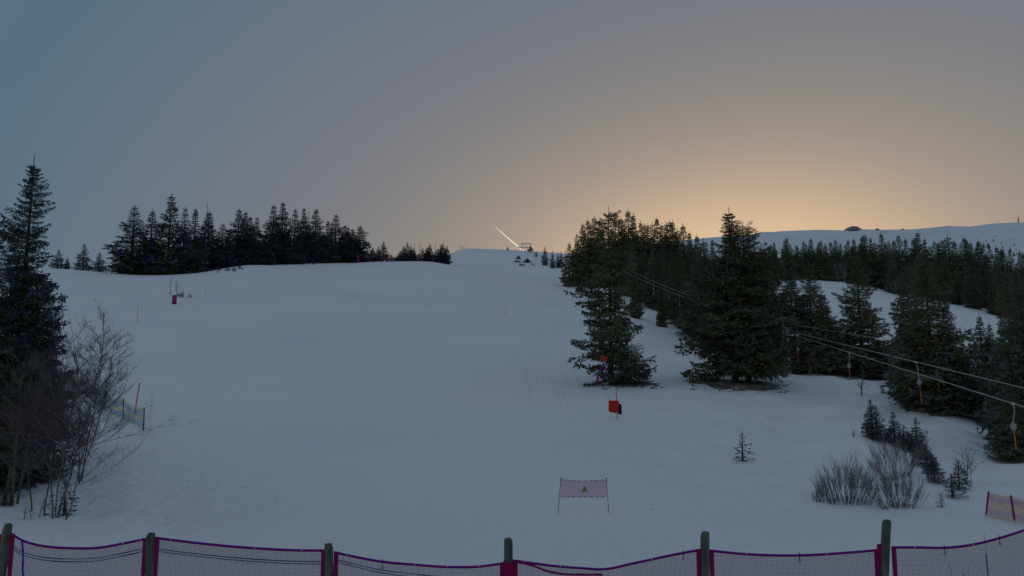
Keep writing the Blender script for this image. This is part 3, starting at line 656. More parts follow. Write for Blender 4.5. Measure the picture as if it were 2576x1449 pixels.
bare_px(8, 200, 1215, 768, 'feathery bare tree behind the birch, its twigs reaching highest over the piste', M_twig, M_twig, 3, (0.0, 0), .55, 20, 8, 5, r0=.02)
bare_px(9, 140, 1170, 850, 'dark bare tree behind the near spruce by the blue net', M_twig, M_twig, 2, (0.06, 0), .6, 22, 8, 5, r0=.02)
for i, (px, pb, pt) in enumerate([(58,1307,1255),(78,1305,1262),(98,1302,1240)]):
    bare_px(20+i, px, pb, pt, ['little bare sapling, leftmost of three at the foot of the mossy trees','little bare sapling, middle of three at the foot of the mossy trees','little bare sapling, rightmost of three, left of the birch foot'][i], M_twig, M_twig, 1, (0, 0), .6, 7, 3, 1, r0=.01, name='bare_sapling', cat='sapling')
bare_px(30, 428, 745, 690, 'thin bare sapling left of the crash mat', M_grey, M_grey, 1, (0, 0), .5, 12, 4, 0, r0=.05, name='bare_sapling', cat='sapling')
bare_px(31, 446, 746, 688, 'thin bare sapling right above the crash mat', M_grey, M_grey, 1, (0, 0), .5, 12, 4, 0, r0=.06, name='bare_sapling', cat='sapling')
bare_px(32, 461, 747, 722, 'short bare stump-like sapling right of the crash mat', M_twig, M_twig, 1, (0, 0), .3, 5, 2, 0, r0=.08, name='bare_sapling', cat='sapling')
bare_px(33, 2172, 995, 920, 'yellowish bare sapling with two stems beside the lift track', M_tan, M_tan, 2, (0, 0), .45, 12, 5, 2, r0=.03, name='bare_sapling', cat='sapling')
bare_px(34, 2118, 712, 655, 'bare bushy tree at the top of the first clearing gap', M_grey, M_grey, 3, (0, 0), .9, 14, 5, 2, r0=.07, sx=.8)
bare_px(35, 2300, 748, 622, 'tall tan leafless larch amid the far forest band', M_tan, M_tan, 1, (0.02, 0), .55, 60, 7, 3, r0=.16, upw=.15, name='bare_larch', Y=205)
bare_px(36, 2258, 745, 700, 'pale leafless shrub at the top of the second clearing gap', M_grey, M_grey, 4, (0, 0), 1.0, 12, 5, 2, r0=.05, sx=1.5)
bare_px(37, 1672, 790, 690, 'pale leafless tree standing out against the right forest behind the cables', M_grey, M_grey, 1, (0, 0), .5, 30, 5, 2, r0=.06, name='bare_larch')
bare_px(38, 2430, 1215, 1110, 'bare sprawling twigs behind the dark round young spruce', M_twig, M_twig, 4, (0.1, 0), .7, 8, 4, 1, r0=.010, name='bare_shrub', cat='shrub', sx=.2)
bare_px(39, 2320, 1140, 1065, 'bare twigs rising behind the hedge row of young spruces', M_twig, M_twig, 6, (0.06, 0), .5, 7, 3, 1, r0=.010, name='bare_shrub', cat='shrub', sx=.4)
bare_px(40, 1985, 940, 920, 'small dry bush on the snow right of the twin spruce', M_tan, M_tan, 5, (0, 0), .9, 6, 3, 1, r0=.012, name='bare_shrub', cat='shrub', sx=.3)
bare_px(41, 2045, 945, 880, 'tan dry bush at the snow edge right of the pylon', M_tan, M_tan, 5, (0, 0), .8, 10, 4, 2, r0=.02, name='bare_shrub', cat='shrub', sx=.5)
# plants on the open snow
for i, (px, pb, h) in enumerate([(2146,1098,32),(2130,1100,8),(2072,1108,8),(2052,1112,9),(2196,1150,10),(2085,1125,5),(1974,1248,12),(2345,1085,8),(2396,1088,7),(2412,1075,6),(1985,1252,8)]):
    bare_px(60+i, px, pb, pb-h, 'dry weed stalk poking through the snow slope' if h < 30 else 'forked dry plant, tallest weed poking through the snow slope', M_twig, M_twig, 3 if h > 8 else 2, (0.1, 0), .5, 3, 1, 0, r0=.012, name='weed', cat='plant', group='dry weeds on the snow', sx=.08)

def willow(name, label, px0, px1, pb, ph, n, seed, fan=0.5, group='bare willow bushes'):
    rg = random.Random(seed); b = ground((px0+px1)/2, pb); w = (px1-px0)/F*b.y/2; H = ph/F*b.y
    A, B = MB(), MB()
    o = empty(name, b, label, 'shrub', group)
    for i in range(n):
        fx = rg.uniform(-1, 1); x = fx*w*0.55; y = rg.uniform(-.5, .5)*w*0.55
        z = gz(b.x+x, b.y+y)-b.z-0.05; h = H*rg.uniform(.65, 1.05)*(1-0.48*fx*fx)*(.75 if rg.random() < .3 else 1)
        d = Vector((fx*fan+rg.uniform(-.12, .12), rg.uniform(-.2, .2), 1)).normalized(); p = Vector((x, y, z)); pts = [p]
        for s in range(5):
            d = (d+Vector((rg.uniform(-.24, .24), rg.uniform(-.24, .24), .04))).normalized(); pts.append(pts[-1]+d*h/5)
        A.tube(pts, [.0085, .007, .006, .0045, .0035, .0025], 4, cap=False)
        for s in range(13):
            k = rg.randint(2, 4); q = pts[k].lerp(pts[k+1], rg.random()); dd = (d+Vector((rg.uniform(-.6, .6), rg.uniform(-.6, .6), rg.uniform(-.1, .5)))).normalized()
            L = h*rg.uniform(.12, .3); B.tube([q, q+dd*L*.5, q+(dd+Vector((0, 0, .25)))*L*1.0], [.004, .0035, .0025], 3, cap=False)
    A.build('stems', M_twig, o); B.build('twigs', M_finetwig, o)
willow('willow_bush', 'large bare willow bush, left of the two big ones on the lower snow', 2040, 2222, 1266, 112, 120, 1, .6)
willow('willow_bush', 'large bare willow bush, right of the two big ones, leaning right', 2185, 2335, 1276, 96, 90, 2, .95)
willow('willow_bush', 'fan-shaped bare willow bush under the sloping spruce hedge', 2185, 2325, 1205, 108, 80, 3, .9)
willow('willow_bush', 'low wispy bare bush at the left foot of the willows', 2030, 2090, 1262, 45, 22, 4, -.4)
# twigs behind the net, lower right
for i, (px, pt) in enumerate([(2395, 1410), (2420, 1400), (2450, 1415)]):
    b, _ = base_at(px, 14.5); H = at(px, pt, 14.5).z-b.z
    A, B = bare_build(90+i, [(0, 0, .04*(i-1), 0, H), (.08, 0, .1, 0, H*.9), (-.1, 0, -.08, 0, H*.85)], H, .008, (0, 0), .25, 4, 2, 0, 1.0)
    o = empty('bare_sapling', b, ['bare twigs seen through the net, left clump by the right edge','bare twigs seen through the net, middle clump by the right edge','bare twigs seen through the net, right clump by the right edge'][i], 'shrub', 'bare twigs behind the safety net')
    A.build('stems', M_rope, o); B.build('twigs', M_rope, o)

# ------------------------------------------------------------------ bare ground under the big spruces, debris
def patch(name, px, py, rx, ry, seed, kind='stuff'):
    rg = random.Random(seed); c = ground(px, py); a = rx/F*c.y; b = a*0.75; mb = MB(); n = 40; R_ = 8
    ph = [rg.random()*6 for _ in range(5)]; grid = []
    for i in range(R_+1):
        row = []
        for j in range(n+1):
            t = 6.28318*j/n; k = 1+.12*math.sin(3*t+ph[0])+.09*math.sin(7*t+ph[1])+.06*math.sin(13*t+ph[2]); r = i/R_*k
            x = c.x+a*r*math.cos(t); y = c.y+b*r*math.sin(t); row.append((x, y, gz(x, y)+0.03+0.10*(1-i/R_)+(0.03*math.sin(9*t+i) if 0 < i < R_ else 0)-(0.05 if i == R_ else 0)))
        grid.append(row)
    mb.sheet(grid); return tagp(mb.build(name, M_litter, smooth=True), kind=kind)
patch('needle_litter', 1590, 966, 66, 20, 1); patch('needle_litter', 1862, 968, 112, 30, 2)
# fallen branches / debris chunks
rg = random.Random(4); mb = MB()
for i in range(90):
    px, py = (rg.uniform(1730, 1990), 0) if i < 60 else (rg.uniform(1510, 1660), 0)
    py = 975+(px-1855)*0.05+rg.uniform(-14, 14) if i < 60 else 972+rg.uniform(-4, 8)
    b = ground(px, py); L = rg.uniform(.1, .5); a = rg.uniform(0, 6.28)
    mb.tube([b+Vector((0, 0, .02)), b+Vector((L*math.cos(a), L*math.sin(a)*.5, rg.uniform(.04, .16)))], [.035, .012], 4)
tagp(mb.build('fallen_twigs', M_bark), kind='stuff')
def rock(px, pb, w, h, label, seed, Y=None, group=None, depth=None, m=None):
    rg = random.Random(seed); b = ground(px, pb) if Y is None else base_at(px, Y)[0]
    s = b.y/F; bm = MB(); n, k = 10, 6; grid = []
    for i in range(k+1):
        row = []
        for j in range(n+1):
            t = 6.28318*(j % n)/n; f = math.sin(math.pi/2*(1-i/k))**.6 if i < k else 0
            q = 1+0.22*math.sin(3*t+seed)+.15*math.sin(5*t+i+seed); row.append((w*s/2*f*q*math.cos(t), (depth or w*s/2)*f*q*math.sin(t), h*s*math.sin(math.pi/2*i/k)*(1+.08*math.sin(4*t+i))-.15*h*s))
        grid.append(row)
    bm.sheet(grid); o = bm.build('rock', m or M_rock, None); o.location = b; tagp(o, label, 'rock', group); return o
rock(1300, 660, 18, 6, 'dark rock strip left of the tiny spruce below the summit', 1, group='rocks below the summit'); rock(1312, 668, 16, 5, 'low dark rock below the tiny spruces near the summit', 2, group='rocks below the summit'); rock(1340, 667, 7, 4, 'smallest dark rock right of the piste below the summit', 3, group='rocks below the summit')
def hrock(px, w, h, lab, sd_):
    Y = 1795; py = float(hill_z(px, 1800)); p = at(px, py, Y); o = rock(1300, 660, 1, 1, lab, sd_, group='rock outcrops on the mountain ridge'); s = Y/F
    o.location = p-Vector((0, 0, 2)); k = o.data
    ks = ground(1300, 660).y/F
    for v in k.vertices: v.co = Vector((v.co.x/ks*w*s, v.co.y/ks*w*s, v.co.z/ks*(h+2)*s))
hrock(2146, 40, 10, 'big dark rock outcrop crowning the mountain ridge', 7); hrock(2206, 12, 4, 'small dark knob on the mountain ridge right of the big outcrop', 8); hrock(2270, 7, 3, 'tiny dark bump on the mountain ridge, rightmost of the outcrops', 9)
# far mast on the mountain
p = at(2562, 559, 1795); o = empty('radio_mast', p-Vector((0, 0, 1)), 'dark radio mast on the mountain ridge at the far right', 'mast')
MB().tube([(0, 0, -2), (0, 0, 13)], [1.1, .7], 8).build('mast', M_darkmetal, o); MB().box((0, 0, 8), (3.4, 3.4, 1.0)).box((0, 0, 4), (2.8, 2.8, .8)).build('platform', M_darkmetal, o); MB().tube([(0, 0, 12.5), (0, 0, 16)], .35, 6).build('antenna', M_darkmetal, o)
# dwarf trees on the mountain flank
for i in range(42):
    px = RR.choice([RR.uniform(2460, 2576), RR.uniform(1930, 1965), RR.uniform(2360, 2576)]); Y = RR.uniform(1250, 1560); py = float(hill_z(px, Y))
    if py < 590: continue
    p = at(px, py, Y); infill('mountain_scrub', RR.choice(far[:3]), p-Vector((0, 0, 1.2)), RR.uniform(5, 11), 1.3)
for key, parts in INFILL.items():
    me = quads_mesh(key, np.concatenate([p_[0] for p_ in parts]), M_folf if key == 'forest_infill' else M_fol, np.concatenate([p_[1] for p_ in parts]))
    tagp(link(key, me), kind='stuff')

# ------------------------------------------------------------------ vapour trail
a = at(1246, 571, 5200); b_ = at(1316, 632, 5000)
mb = MB(); pts = [a.lerp(b_, i/24) for i in range(25)]
ax = (b_-a).normalized(); e1 = ax.cross(Vector((0, 1, 0))).normalized(); e2 = Vector((0, 1, 0)); grid = []
for i, p in enumerate(pts):
    r_ = 0.9+4.6*min(1, (i/24)**.7)*(1+.06*math.sin(i*1.7)); grid.append([p+e1*r_*math.cos(t*math.pi/8)+e2*r_*math.sin(t*math.pi/8) for t in range(9)])
mb.sheet(grid)
o = mb.build('vapour_trail', M_trail, smooth=True); tagp(o, 'short bright slanting aircraft vapour trail just above the summit', 'vapour trail')

# ------------------------------------------------------------------ lift
def pylon_gantry(px, pb, w, h, label, Y):
    b, _ = base_at(px, Y); s = Y/F; W = w*s; H = h*s; o = empty('lift_gantry', b, label, 'lift station')
    for sx in (-1, 1): MB().tube([(sx*W/2, 0, -.5), (sx*W/2, 0, H)], .13*W/3, 6).build('leg', M_steel, o)
    MB().box((0, 0, H), (W*1.08, .5, .3*W/3)).build('crossbeam', M_steel, o)
    MB().box((-W*.35, 0, H*.48), (W*1.05, .8, .25*W/3)).build('platform', M_steel, o)
    MB().tube([(-W*.5, 0, H*.9), (W*.5, 0, H*.45)], .06*W/3, 4).build('brace', M_steel, o); return o
pylon_gantry(1324, 628, 24, 19, 'metal lift gantry on the summit at the end of the vapour trail', 462)
b = ground(1343, 671); s = b.y/F; o = empty('upper_lift_pylon', b, 'thin steel lift frame just below the summit gantry', 'lift pylon')
MB().tube([(1*s*5, 0, -.4), (s*5, 0, 36*s)], .16, 6).build('mast', M_steel, o); MB().box((-6*s, 0, 36*s), (24*s, .4, .35)).build('crossarm', M_steel, o); MB().tube([(-17*s, 0, 36*s), (-17*s, 0, 24*s)], .06, 5).build('hanger', M_steel, o)
# tiny sign posts at left summit skyline
b = base_at(1158, 452)[0]; o = empty('wooden_rack', b, 'tiny slanting wooden rack on the summit skyline left of the trail', 'rack')
for i in range(4): MB().tube([(i*.9, 0, -.3), (i*.9, 0, 2.2-i*.45)], .09, 5).build('upright', M_bark, o)
MB().tube([(-.3, 0, 2.4), (3.1, 0, .7)], .08, 5).build('rail', M_bark, o)
# pylon B
bB = base_at(1475, 238)[0]; s = bB.y/F; HB = 60*s; o = empty('lift_pylon', bB, 'slim pale lift pylon with red padded foot, up by the right forest edge', 'lift pylon', 'ski lift pylons')
MB().tube([(0, 0, -.4), (.35, 0, HB*.5), (.5, 0, HB)], [.24, .19, .15], 8).build('mast', M_steel, o)
MB().tube([(4*s, 0, HB*.0), (2.5*s, 0, HB*.6), (.5, 0, HB*.82)], .11, 6).build('strut', M_steel, o)
MB().box((9*s, 0, HB), (20*s, .3, .3)).build('crossarm', M_steel, o)
MB().tube([(6*s, 0, HB), (5*s, 0, HB*.84)], .09, 6).build('hanger', M_steel, o)
MB().tube([(0, 0, 0), (.1, 0, 12*s)], .36, 10).build('foot_pad', M_red, o)
# pylon A
bA = base_at(1984, 74)[0]; zt_ = at(1972, 800, 74).z-bA.z; o = empty('lift_pylon', bA, 'lattice lift pylon with a white work platform beside the twin spruce', 'lift pylon', 'ski lift pylons')
for dx in (-.22, .22): MB().tube([(dx, 0, -.3), (dx-.15, 0, zt_-.2)], .032, 6).build('mast', M_steel, o)
m_ = MB()
for i in range(14): z0 = i*zt_/14; m_.tube([(-.22-.15*i/14, 0, z0), (.22-.15*i/14, 0, z0+zt_/28)], .025, 4); m_.tube([(.22-.15*i/14, 0, z0+zt_/28), (-.22-.15*i/14, 0, z0+zt_/14)], .025, 4)
m_.build('lattice', M_steel, o)
m_ = MB(); w_ = .42
for x, z in ((-w_, zt_-.9), (w_, zt_-.9), (-w_, zt_), (w_, zt_)): pass
m_.tube([(-w_-.15, -.3, zt_), (w_-.15, -.3, zt_), (w_-.05, -.3, zt_-.9), (-w_-.05, -.3, zt_-.9), (-w_-.15, -.3, zt_)], .035, 5)
m_.tube([(-w_-.12, -.3, zt_-.35), (w_-.12, -.3, zt_-.35)], .025, 4); m_.tube([(-w_-.1, -.3, zt_-.62), (w_-.1, -.3, zt_-.62)], .025, 4)
m_.build('platform', M_white, o)
pAu = at(1998, 843, 74); arm_z = pAu.z-bA.z
MB().box((.35, 0, arm_z), (1.6, .12, .12)).build('crossarm', M_steel, o)
# cables (3-D straight spans between supports, small sag)
def span(p, q, sag, n=24): return [p.lerp(q, i/n)-Vector((0, 0, sag*4*(i/n)*(1-i/n))) for i in range(n+1)]
pB1 = at(1482, 634, bB.y); pB2 = at(1500, 634, bB.y)
c1_end = at(2549, 1015, 36); c2_end = at(2576, 976, 38)
def ext(p, q, f): return p+(q-p)*f
low_pts = span(pB1, pAu, 1.3)+[ext(pAu, c1_end, i/10) for i in range(1, 13)]
up_ = pAu+Vector((.5, 0, .12)); up_pts = span(pB2, up_, 1.2)+[ext(up_, c2_end, i/10) for i in range(1, 15)]
MB().tube(low_pts, .022, 5).build('lift_cable', M_cable); o1 = bpy.data.objects['lift_cable']; tagp(o1, 'lower lift cable running down to the right over the tow track', 'cable', 'lift cables')
o2 = MB().tube(up_pts, .022, 5).build('lift_cable', M_cable); tagp(o2, 'upper lift cable running down to the right above the lower one', 'cable', 'lift cables')
fa, fb = at(1985, 815, 74), at(2576, 905, 60)
o3 = MB().tube([fa, ext(fa, fb, .5)-Vector((0, 0, .1)), ext(fa, fb, 1.3)], .009, 4).build('signal_wire', M_steel); tagp(o3, 'thin faint signal wire high above the lift cables', 'cable')
def on_line(pts, px):
    best = None
    for a_, b2 in zip(pts[:-1], pts[1:]):
        for k in range(20):
            p = a_.lerp(b2, k/20); q = (p.x/p.y); u = q
            v = math.tan(math.atan((p.z-CZ)/p.y)-PITCH); X = q*(math.cos(PITCH)-v*math.sin(PITCH))*F+CX
            if best is None or abs(X-px) < best[0]: best = (abs(X-px), p)
    return best[1]
def towbar(pts, px, plow, label, seed):
    rg = random.Random(seed); p = on_line(pts, px); s = p.y/F
    o = empty('tow_bar', p, label, 'tow bar', 'tow bars hanging from the lift cable')
    v0 = math.tan(math.atan((p.z-CZ)/p.y)-PITCH); pyc = CY-v0*F; tot = (plow-pyc)*s; dx = rg.uniform(-.12, .12)
    a1 = tot*.42; MB().box((0, 0, -.01), (.16, .06, .09)).build('clamp', M_steel, o)
    MB().tube([(0, 0, 0), (.05+dx*.2, 0, -a1*.35), (.02+dx*.5, 0, -a1*.65), (dx, 0, -a1)], .026, 6).build('hanger_arm', M_spool, o)
    mbx = MB(); n = 8
    mbx.tube([(dx, -.0, -a1+.04), (dx, 0, -a1-.08), (dx, 0, -a1-.22), (dx+.01, 0, -a1-.34)], [.05, .13, .13, .05], 10); mbx.build('spool_box', M_spool, o, smooth=True)
    MB().tube([(dx+.01, 0, -a1-.30), (dx+rg.uniform(-.06, .06), 0, -tot)], .026, 6).build('stick', M_orange, o)
    MB().tube([(dx-.22, .05, -tot), (dx+.22, -.05, -tot)], .03, 6).build('crossbar', M_darkmetal, o)
towbar(low_pts, 2549, 1130, 'nearest tow bar, orange stick hanging at the far right', 1)
towbar(up_pts, 2306, 1016, 'orange tow bar hanging in front of the big dark spruce group', 2)
towbar(low_pts, 2135, 954, 'orange tow bar hanging above the snow edge, second from the pylon', 3)
towbar(low_pts, 2008, 912, 'tow bar hanging just right of the lattice pylon', 4)
towbar(low_pts, 1709, 792, 'orange tow bar before the right forest, left of the twin spruce', 5)
towbar(low_pts, 1682, 760, 'farther tow bar before the right forest, next to the orange one', 6)
towbar(up_pts, 1644, 748, 'pale tow bar hanging just right of the ragged lone spruce', 7)

# ------------------------------------------------------------------ marker poles, flags, mats
def pole(px0, pb, px1, pt, r, m, label, cat='marker pole', name='marker_pole', group='marker poles along the piste', Y=None):
    b = ground(px0, pb) if Y is None else base_at(px0, Y)[0]; t = at(px1, pt, b.y)-b
    o = empty(name, b, label, cat, group); MB().tube([-t*.08, t], r, 8).build('shaft', m, o); MB().tube([t*.985, t*1.02], r*1.35, 8).build('cap', m, o); return o
pole(338, 1045, 351, 965, .03, M_pole, 'leaning thin red marker pole behind the blue net at left')
pole(345, 815, 347, 768, .022, M_pole, 'faint thin red marker pole high on the left piste')
pole(1272, 796, 1272, 772, .022, M_pole, 'faint red marker pole in the middle of the upper piste')
pole(517, 745, 518, 725, .02, M_pole, 'faint short pink marker pole right of the crash mat')
pole(901, 0, 901, 644, .10, M_pole, 'short red stake at the foot of the left stand, left of two', Y=228)
pole(970, 0, 970, 646, .08, M_pole, 'short red stake at the small spruces, right of two', Y=236)
pole(789, 0, 789, 652, .28, M_navy, 'dark stubby bollard on the snow edge below the left stand', cat='bollard', name='bollard', group=None, Y=218)
# gate flag
o = pole(1553, 1055, 1550, 981, .028, M_pole, 'red slalom pole carrying a red and navy panel below the lone spruce', group=None)
b = o.location; f_ = lambda px, py, dy=0: at(px, py, b.y+dy)
g_ = empty('gate_panel', f_(1545, 1038, -.06), 'red gate panel with a navy side piece on the slalom pole', 'panel')
def loc(p, o_): return p-o_.location
def quad_panel(name, c, m, o_, dy, th=.012):
    pts = [loc(f_(x, y, dy), o_) for x, y in c]; mb = MB(); mb.poly(pts); mb.poly([q+Vector((0, th, 0)) for q in reversed(pts)])
    for i in range(4): j = (i+1) % 4; mb.poly([pts[i], pts[i]+Vector((0, th, 0)), pts[j]+Vector((0, th, 0)), pts[j]])
    return mb.build(name, m, o_)
quad_panel('red_cloth', [(1531,1007),(1551,1007.5),(1552,1040),(1531,1036)], M_flag, g_, -.08); quad_panel('red_fold', [(1552,1008),(1557.5,1010),(1556,1028),(1553,1040)], M_flag, g_, -.10)
quad_panel('navy_cloth', [(1557,1015.5),(1563.5,1017),(1564.5,1044),(1554,1041)], M_navy, g_, -.03)
# crash mat cylinder
b = ground(438, 765); s = b.y/F; o = empty('crash_mat', b, 'upright red padded crash mat roll below the bare saplings on the left piste', 'crash mat')
mb = MB(); H = 23*s; R_ = 5.6*s
mb.tube([(0, 0, 0), (0, 0, .05), (0, 0, H*.97), (0, 0, H)], [R_*.9, R_, R_*.95, R_*.8], 20); mb.build('padding', M_pad, o, smooth=False)
MB().tube([(0, 0, H*.02), (0, 0, H*.1)], R_*1.03, 20).build('base_band', M_navy, o); MB().tube([(0, 0, H*.45), (0, 0, H*.48)], R_*1.02, 20).build('strap', M_rope, o)
# red box and hose at the lone spruce
b = ground(1525, 958); b = base_at(1519, b.y-3.6)[0]; s = b.y/F
o = empty('hydrant_post', b, 'red snow-making hydrant box with a curved hose, left of the lone spruce trunk', 'hydrant')
bz = lambda py: at(1525, py, b.y).z-b.z
MB().tube([(-.05, 0, -.2), (-.05, 0, bz(900))], .035, 8).build('post', M_darkmetal, o)
MB().box((0, -.05, bz(902)), (17*s, .22, 11*s)).box((0, -.05, bz(896)), (20*s, .28, 1.4*s)).build('box', M_red, o)
MB().box((.05, -.05, bz(928)), (13*s, .15, 2.5*s)).build('bracket', M_red, o)
MB().tube([(.05, -.1, bz(927)), (-.25, -.12, bz(930)), (-.5, -.1, bz(940)), (-.55, -.1, bz(952)), (-.45, -.1, bz(962))], .055, 8).build('hose', M_hose, o)
MB().tube([(-.46, -.1, bz(946)), (-.42, -.1, bz(962))], .06, 8).build('nozzle', M_red, o)

# ------------------------------------------------------------------ warning banner
YB = ground(1404, 1292).y; o = empty('warning_banner', at(1467, 1290, YB), 'see-through reddish banner with a yellow warning triangle strung between two poles', 'banner')
B_ = lambda px, py, dy=0: at(px, py, YB+dy)-o.location
MB().tube([B_(1403.5, 1295), B_(1411, 1204)], .011, 6).build('pole', M_rope, o); MB().tube([B_(1531.5, 1290), B_(1525.5, 1204)], .011, 6).build('pole', M_rope, o)
MB().tube([B_(1411, 1204.5), B_(1411.1, 1202.5)], .03, 8).build('pole_cap', M_navy, o); MB().tube([B_(1525.5, 1204.5), B_(1525.4, 1202.5)], .03, 8).build('pole_cap', M_navy, o)
grid = []
for i in range(13):
    row = []
    for j in range(41):
        f = j/40; g = i/12; x = 1411+(1525-1411)*f-1.5*g*(1-f)+1.5*g*f
        sag = 3.2*math.sin(math.pi*f); y = 1206.5+sag+g*(1250-1206.5-sag*.9); row.append(B_(x, y, .03*math.sin(f*9)+.02*math.sin(g*5)))
    grid.append(row)
cloth = MB().sheet(grid).build('cloth', M_banner, o, smooth=True)
mb = MB()
for r_ in (0, 12):
    for j in range(0, 40, 5):
        for q in range(j, j+3): a_, b2 = grid[r_][q], grid[r_][q+1]; mb.tube([a_+Vector((0, -.02, 0)), b2+Vector((0, -.02, 0))], .012, 4)
mb.build('hem_loops', M_bannerd, cloth)
def tri(c, m, nm, dy): return MB().poly([B_(x, y, dy) for x, y in c]).build(nm, m, cloth)
tri([(1462,1238),(1479,1238),(1470.5,1221)], M_tri, 'warning_triangle', -.045)
MB().poly([B_(1470,1226,-.06), B_(1471.4,1226,-.06), B_(1471.2,1233,-.06), B_(1470.2,1233,-.06)]).poly([B_(1470,1234.2,-.06), B_(1471.4,1234.2,-.06), B_(1471.4,1236,-.06), B_(1470,1236,-.06)]).build('exclamation_mark', M_bannerd, cloth)

# ------------------------------------------------------------------ plastic nets on the piste edge
def strand_net(posts, hb, parent, m_edge, m_mid, bands, pitch, r, lean=0.0):
    """posts: list of (base,top) Vectors; bands (from,to,material,is_edge) along the height"""
    for (f0, f1, m_, nm) in bands:
        mb = MB()
        for (b0, t0), (b1, t1) in zip(posts[:-1], posts[1:]):
            L = (b1-b0).length; nv = max(4, int(L/pitch)); sag = .06*L
            def P(f, g):
                lo = b0.lerp(b1, f); hi = t0.lerp(t1, f); q = lo.lerp(hi, g); return q-Vector((0, 0, sag*math.sin(math.pi*f)*(.5+.5*g)))
            nh = max(2, int((f1-f0)*(t0-b0).length/pitch))
            for i in range(nh+1):
                g = f0+(f1-f0)*i/nh; mb.tube([P(k/8, g) for k in range(9)], r, 3, cap=False)
            for j in range(nv+1): mb.tube([P(j/nv, f0), P(j/nv, f1)], r, 3, cap=False)
        mb.build(nm, m_, parent)
pp = [((361,1083),(363,1025)),((310,1057),(311,1003)),((263,1032),(265,981)),((221,1000),(206,950)),((180,975),(178,936)),((140,955),(140,918))]
posts = []
Ys = [36, 37.5, 39.5, 42, 45, 49]
for ((x0, y0), (x1, y1)), Y in zip(pp, Ys): b, pyb = base_at(x0, Y); g0 = ground(x0, y0); b = g0 if g0 else b; posts.append((b, at(x1, y1, b.y)))
o = empty('safety_net', posts[0][0], 'blue and yellow striped safety net on blue poles at the left bank', 'safety net')
for b, t in posts: MB().tube([b-o.location-(t-b)*.05, t-o.location], .026, 8).build('pole', M_bluepole, o)
lp = [(b-o.location, t-o.location) for b, t in posts]
strand_net(lp, 0, o, None, None, [(.02,.18,M_yellownet,'yellow_strip'),(.18,.42,M_bluenet,'blue_strip'),(.42,.64,M_yellownet,'yellow_strip'),(.64,.88,M_bluenet,'blue_strip'),(.88,1.0,M_yellownet,'yellow_strip')], 0.07, .0055)
pp = [((2480,1300),(2487,1236)),((2553,1314),(2543,1246)),((2640,1335),(2640,1262))]
posts = [(ground(x0, y0), x1, y1) for (x0, y0), (x1, y1) in pp]; posts = [(b, at(x, y, b.y)) for b, x, y in posts]
o = empty('safety_net', posts[0][0], 'pink and orange striped safety net on magenta poles at the right edge', 'safety net')
for b, t in posts: MB().tube([b-o.location+(t-b)*.1, t-o.location], .03, 8).build('pole', M_magenta, o); MB().tube([b-o.location-(t-b)*.02, b-o.location+(t-b)*.12], .012, 6).build('spike', M_darkmetal, o)
lp = [(b-o.location+(t-b)*.05, t-o.location-(t-b)*.03) for b, t in posts]
strand_net(lp, 0, o, None, None, [(.0,.12,M_orangenet,'orange_strip'),(.12,.32,M_pinknet,'pink_strip'),(.32,.68,M_orangenet,'orange_strip'),(.68,.88,M_pinknet,'pink_strip'),(.88,1.0,M_orangenet,'orange_strip')], .040, .008)

# ------------------------------------------------------------------ foreground fence: posts and nets
YF = 11.0
def post(px, pt, pxb, label, r=.058):
    top = at(px, pt, YF); pb_ = at(pxb, 1449, YF); d = (pb_-top); f = (top.z-gz(top.x, YF)+.3)/(-d.z); bot = top+d*f
    base = Vector((bot.x, YF, gz(bot.x, YF)))
    o = bpy.data.objects.new('wooden_post', None); rg = random.Random(int(px)); n = 16; rings = 16; grid = []
    for i in range(rings+1):
        f2 = i/rings; c = bot.lerp(top, f2)-base; rr = r*(1.08-.10*f2); row = []
        for j in range(n+1):
            t = 6.28318*(j % n)/n; q = 1+.05*math.sin(3*t+px)+.035*math.sin(7*t+i*.9)+.02*math.sin(11*t-i*2.1)
            zc = 0
            if i == rings: zc = .035*math.sin(t+px)-.015+.012*math.sin(5*t+px)
            row.append(c+Vector((rr*q*math.cos(t), rr*q*math.sin(t), zc)))
        grid.append(row)
    c = top-base; grid.append([c+Vector((r*.55*math.cos(6.28318*(j % n)/n), r*.55*math.sin(6.28318*(j % n)/n), .03)) for j in range(n+1)]); grid.append([c+Vector((0, 0, .034))]*(n+1))
    ob = MB().sheet(grid).build('wooden_post', M_wood); ob.location = base; tagp(ob, label, 'post', 'weathered wooden fence posts'); return ob
for a_ in [(19,1323,2,'leaning weathered wooden post at the left picture corner'),(379,1346,377,'weathered wooden post second from the left, with a crimson strap on its right'),(828,1373,826,'weathered wooden post third from the left, rising least above the net'),
           (1279,1359,1279,'weathered wooden post near the middle with a red wrap'),(1773,1343,1774,'weathered wooden post second from the right with flaking bark'),(2231,1313,2224,'tallest weathered wooden post, near the right edge')]: post(*a_)
HEMS = [
 ([(29,1340),(55,1356),(82,1365),(128,1373),(179,1376),(246,1375),(310,1364),(370,1352)], 'leftmost mesh net bay of the fence, with two ropes and a vertical seam', True, True),
 ([(390,1350),(470,1360),(600,1373),(738,1381),(818,1382)], 'second mesh net bay from the left, with two ropes across it', True, True),
 ([(840,1386),(900,1399),(961,1410),(1038,1417),(1122,1423),(1207,1422),(1267,1414)], 'third mesh net bay from the left, sagging toward the middle post', True, True),
 ([(1291,1407),(1398,1421),(1460,1426),(1517,1429),(1598,1413),(1702,1391),(1762,1380)], 'mesh net bay right of the middle post with a second overlapping hem', False, True),
 ([(1784,1382),(1878,1391),(2010,1394),(2147,1386),(2208,1381)], 'mesh net bay between the two rightmost posts', False, True),
 ([(2242,1374),(2313,1374),(2375,1375),(2447,1367),(2513,1351),(2576,1331),(2660,1300)], 'rightmost mesh net bay rising to the picture edge', False, False)]
from bisect import bisect
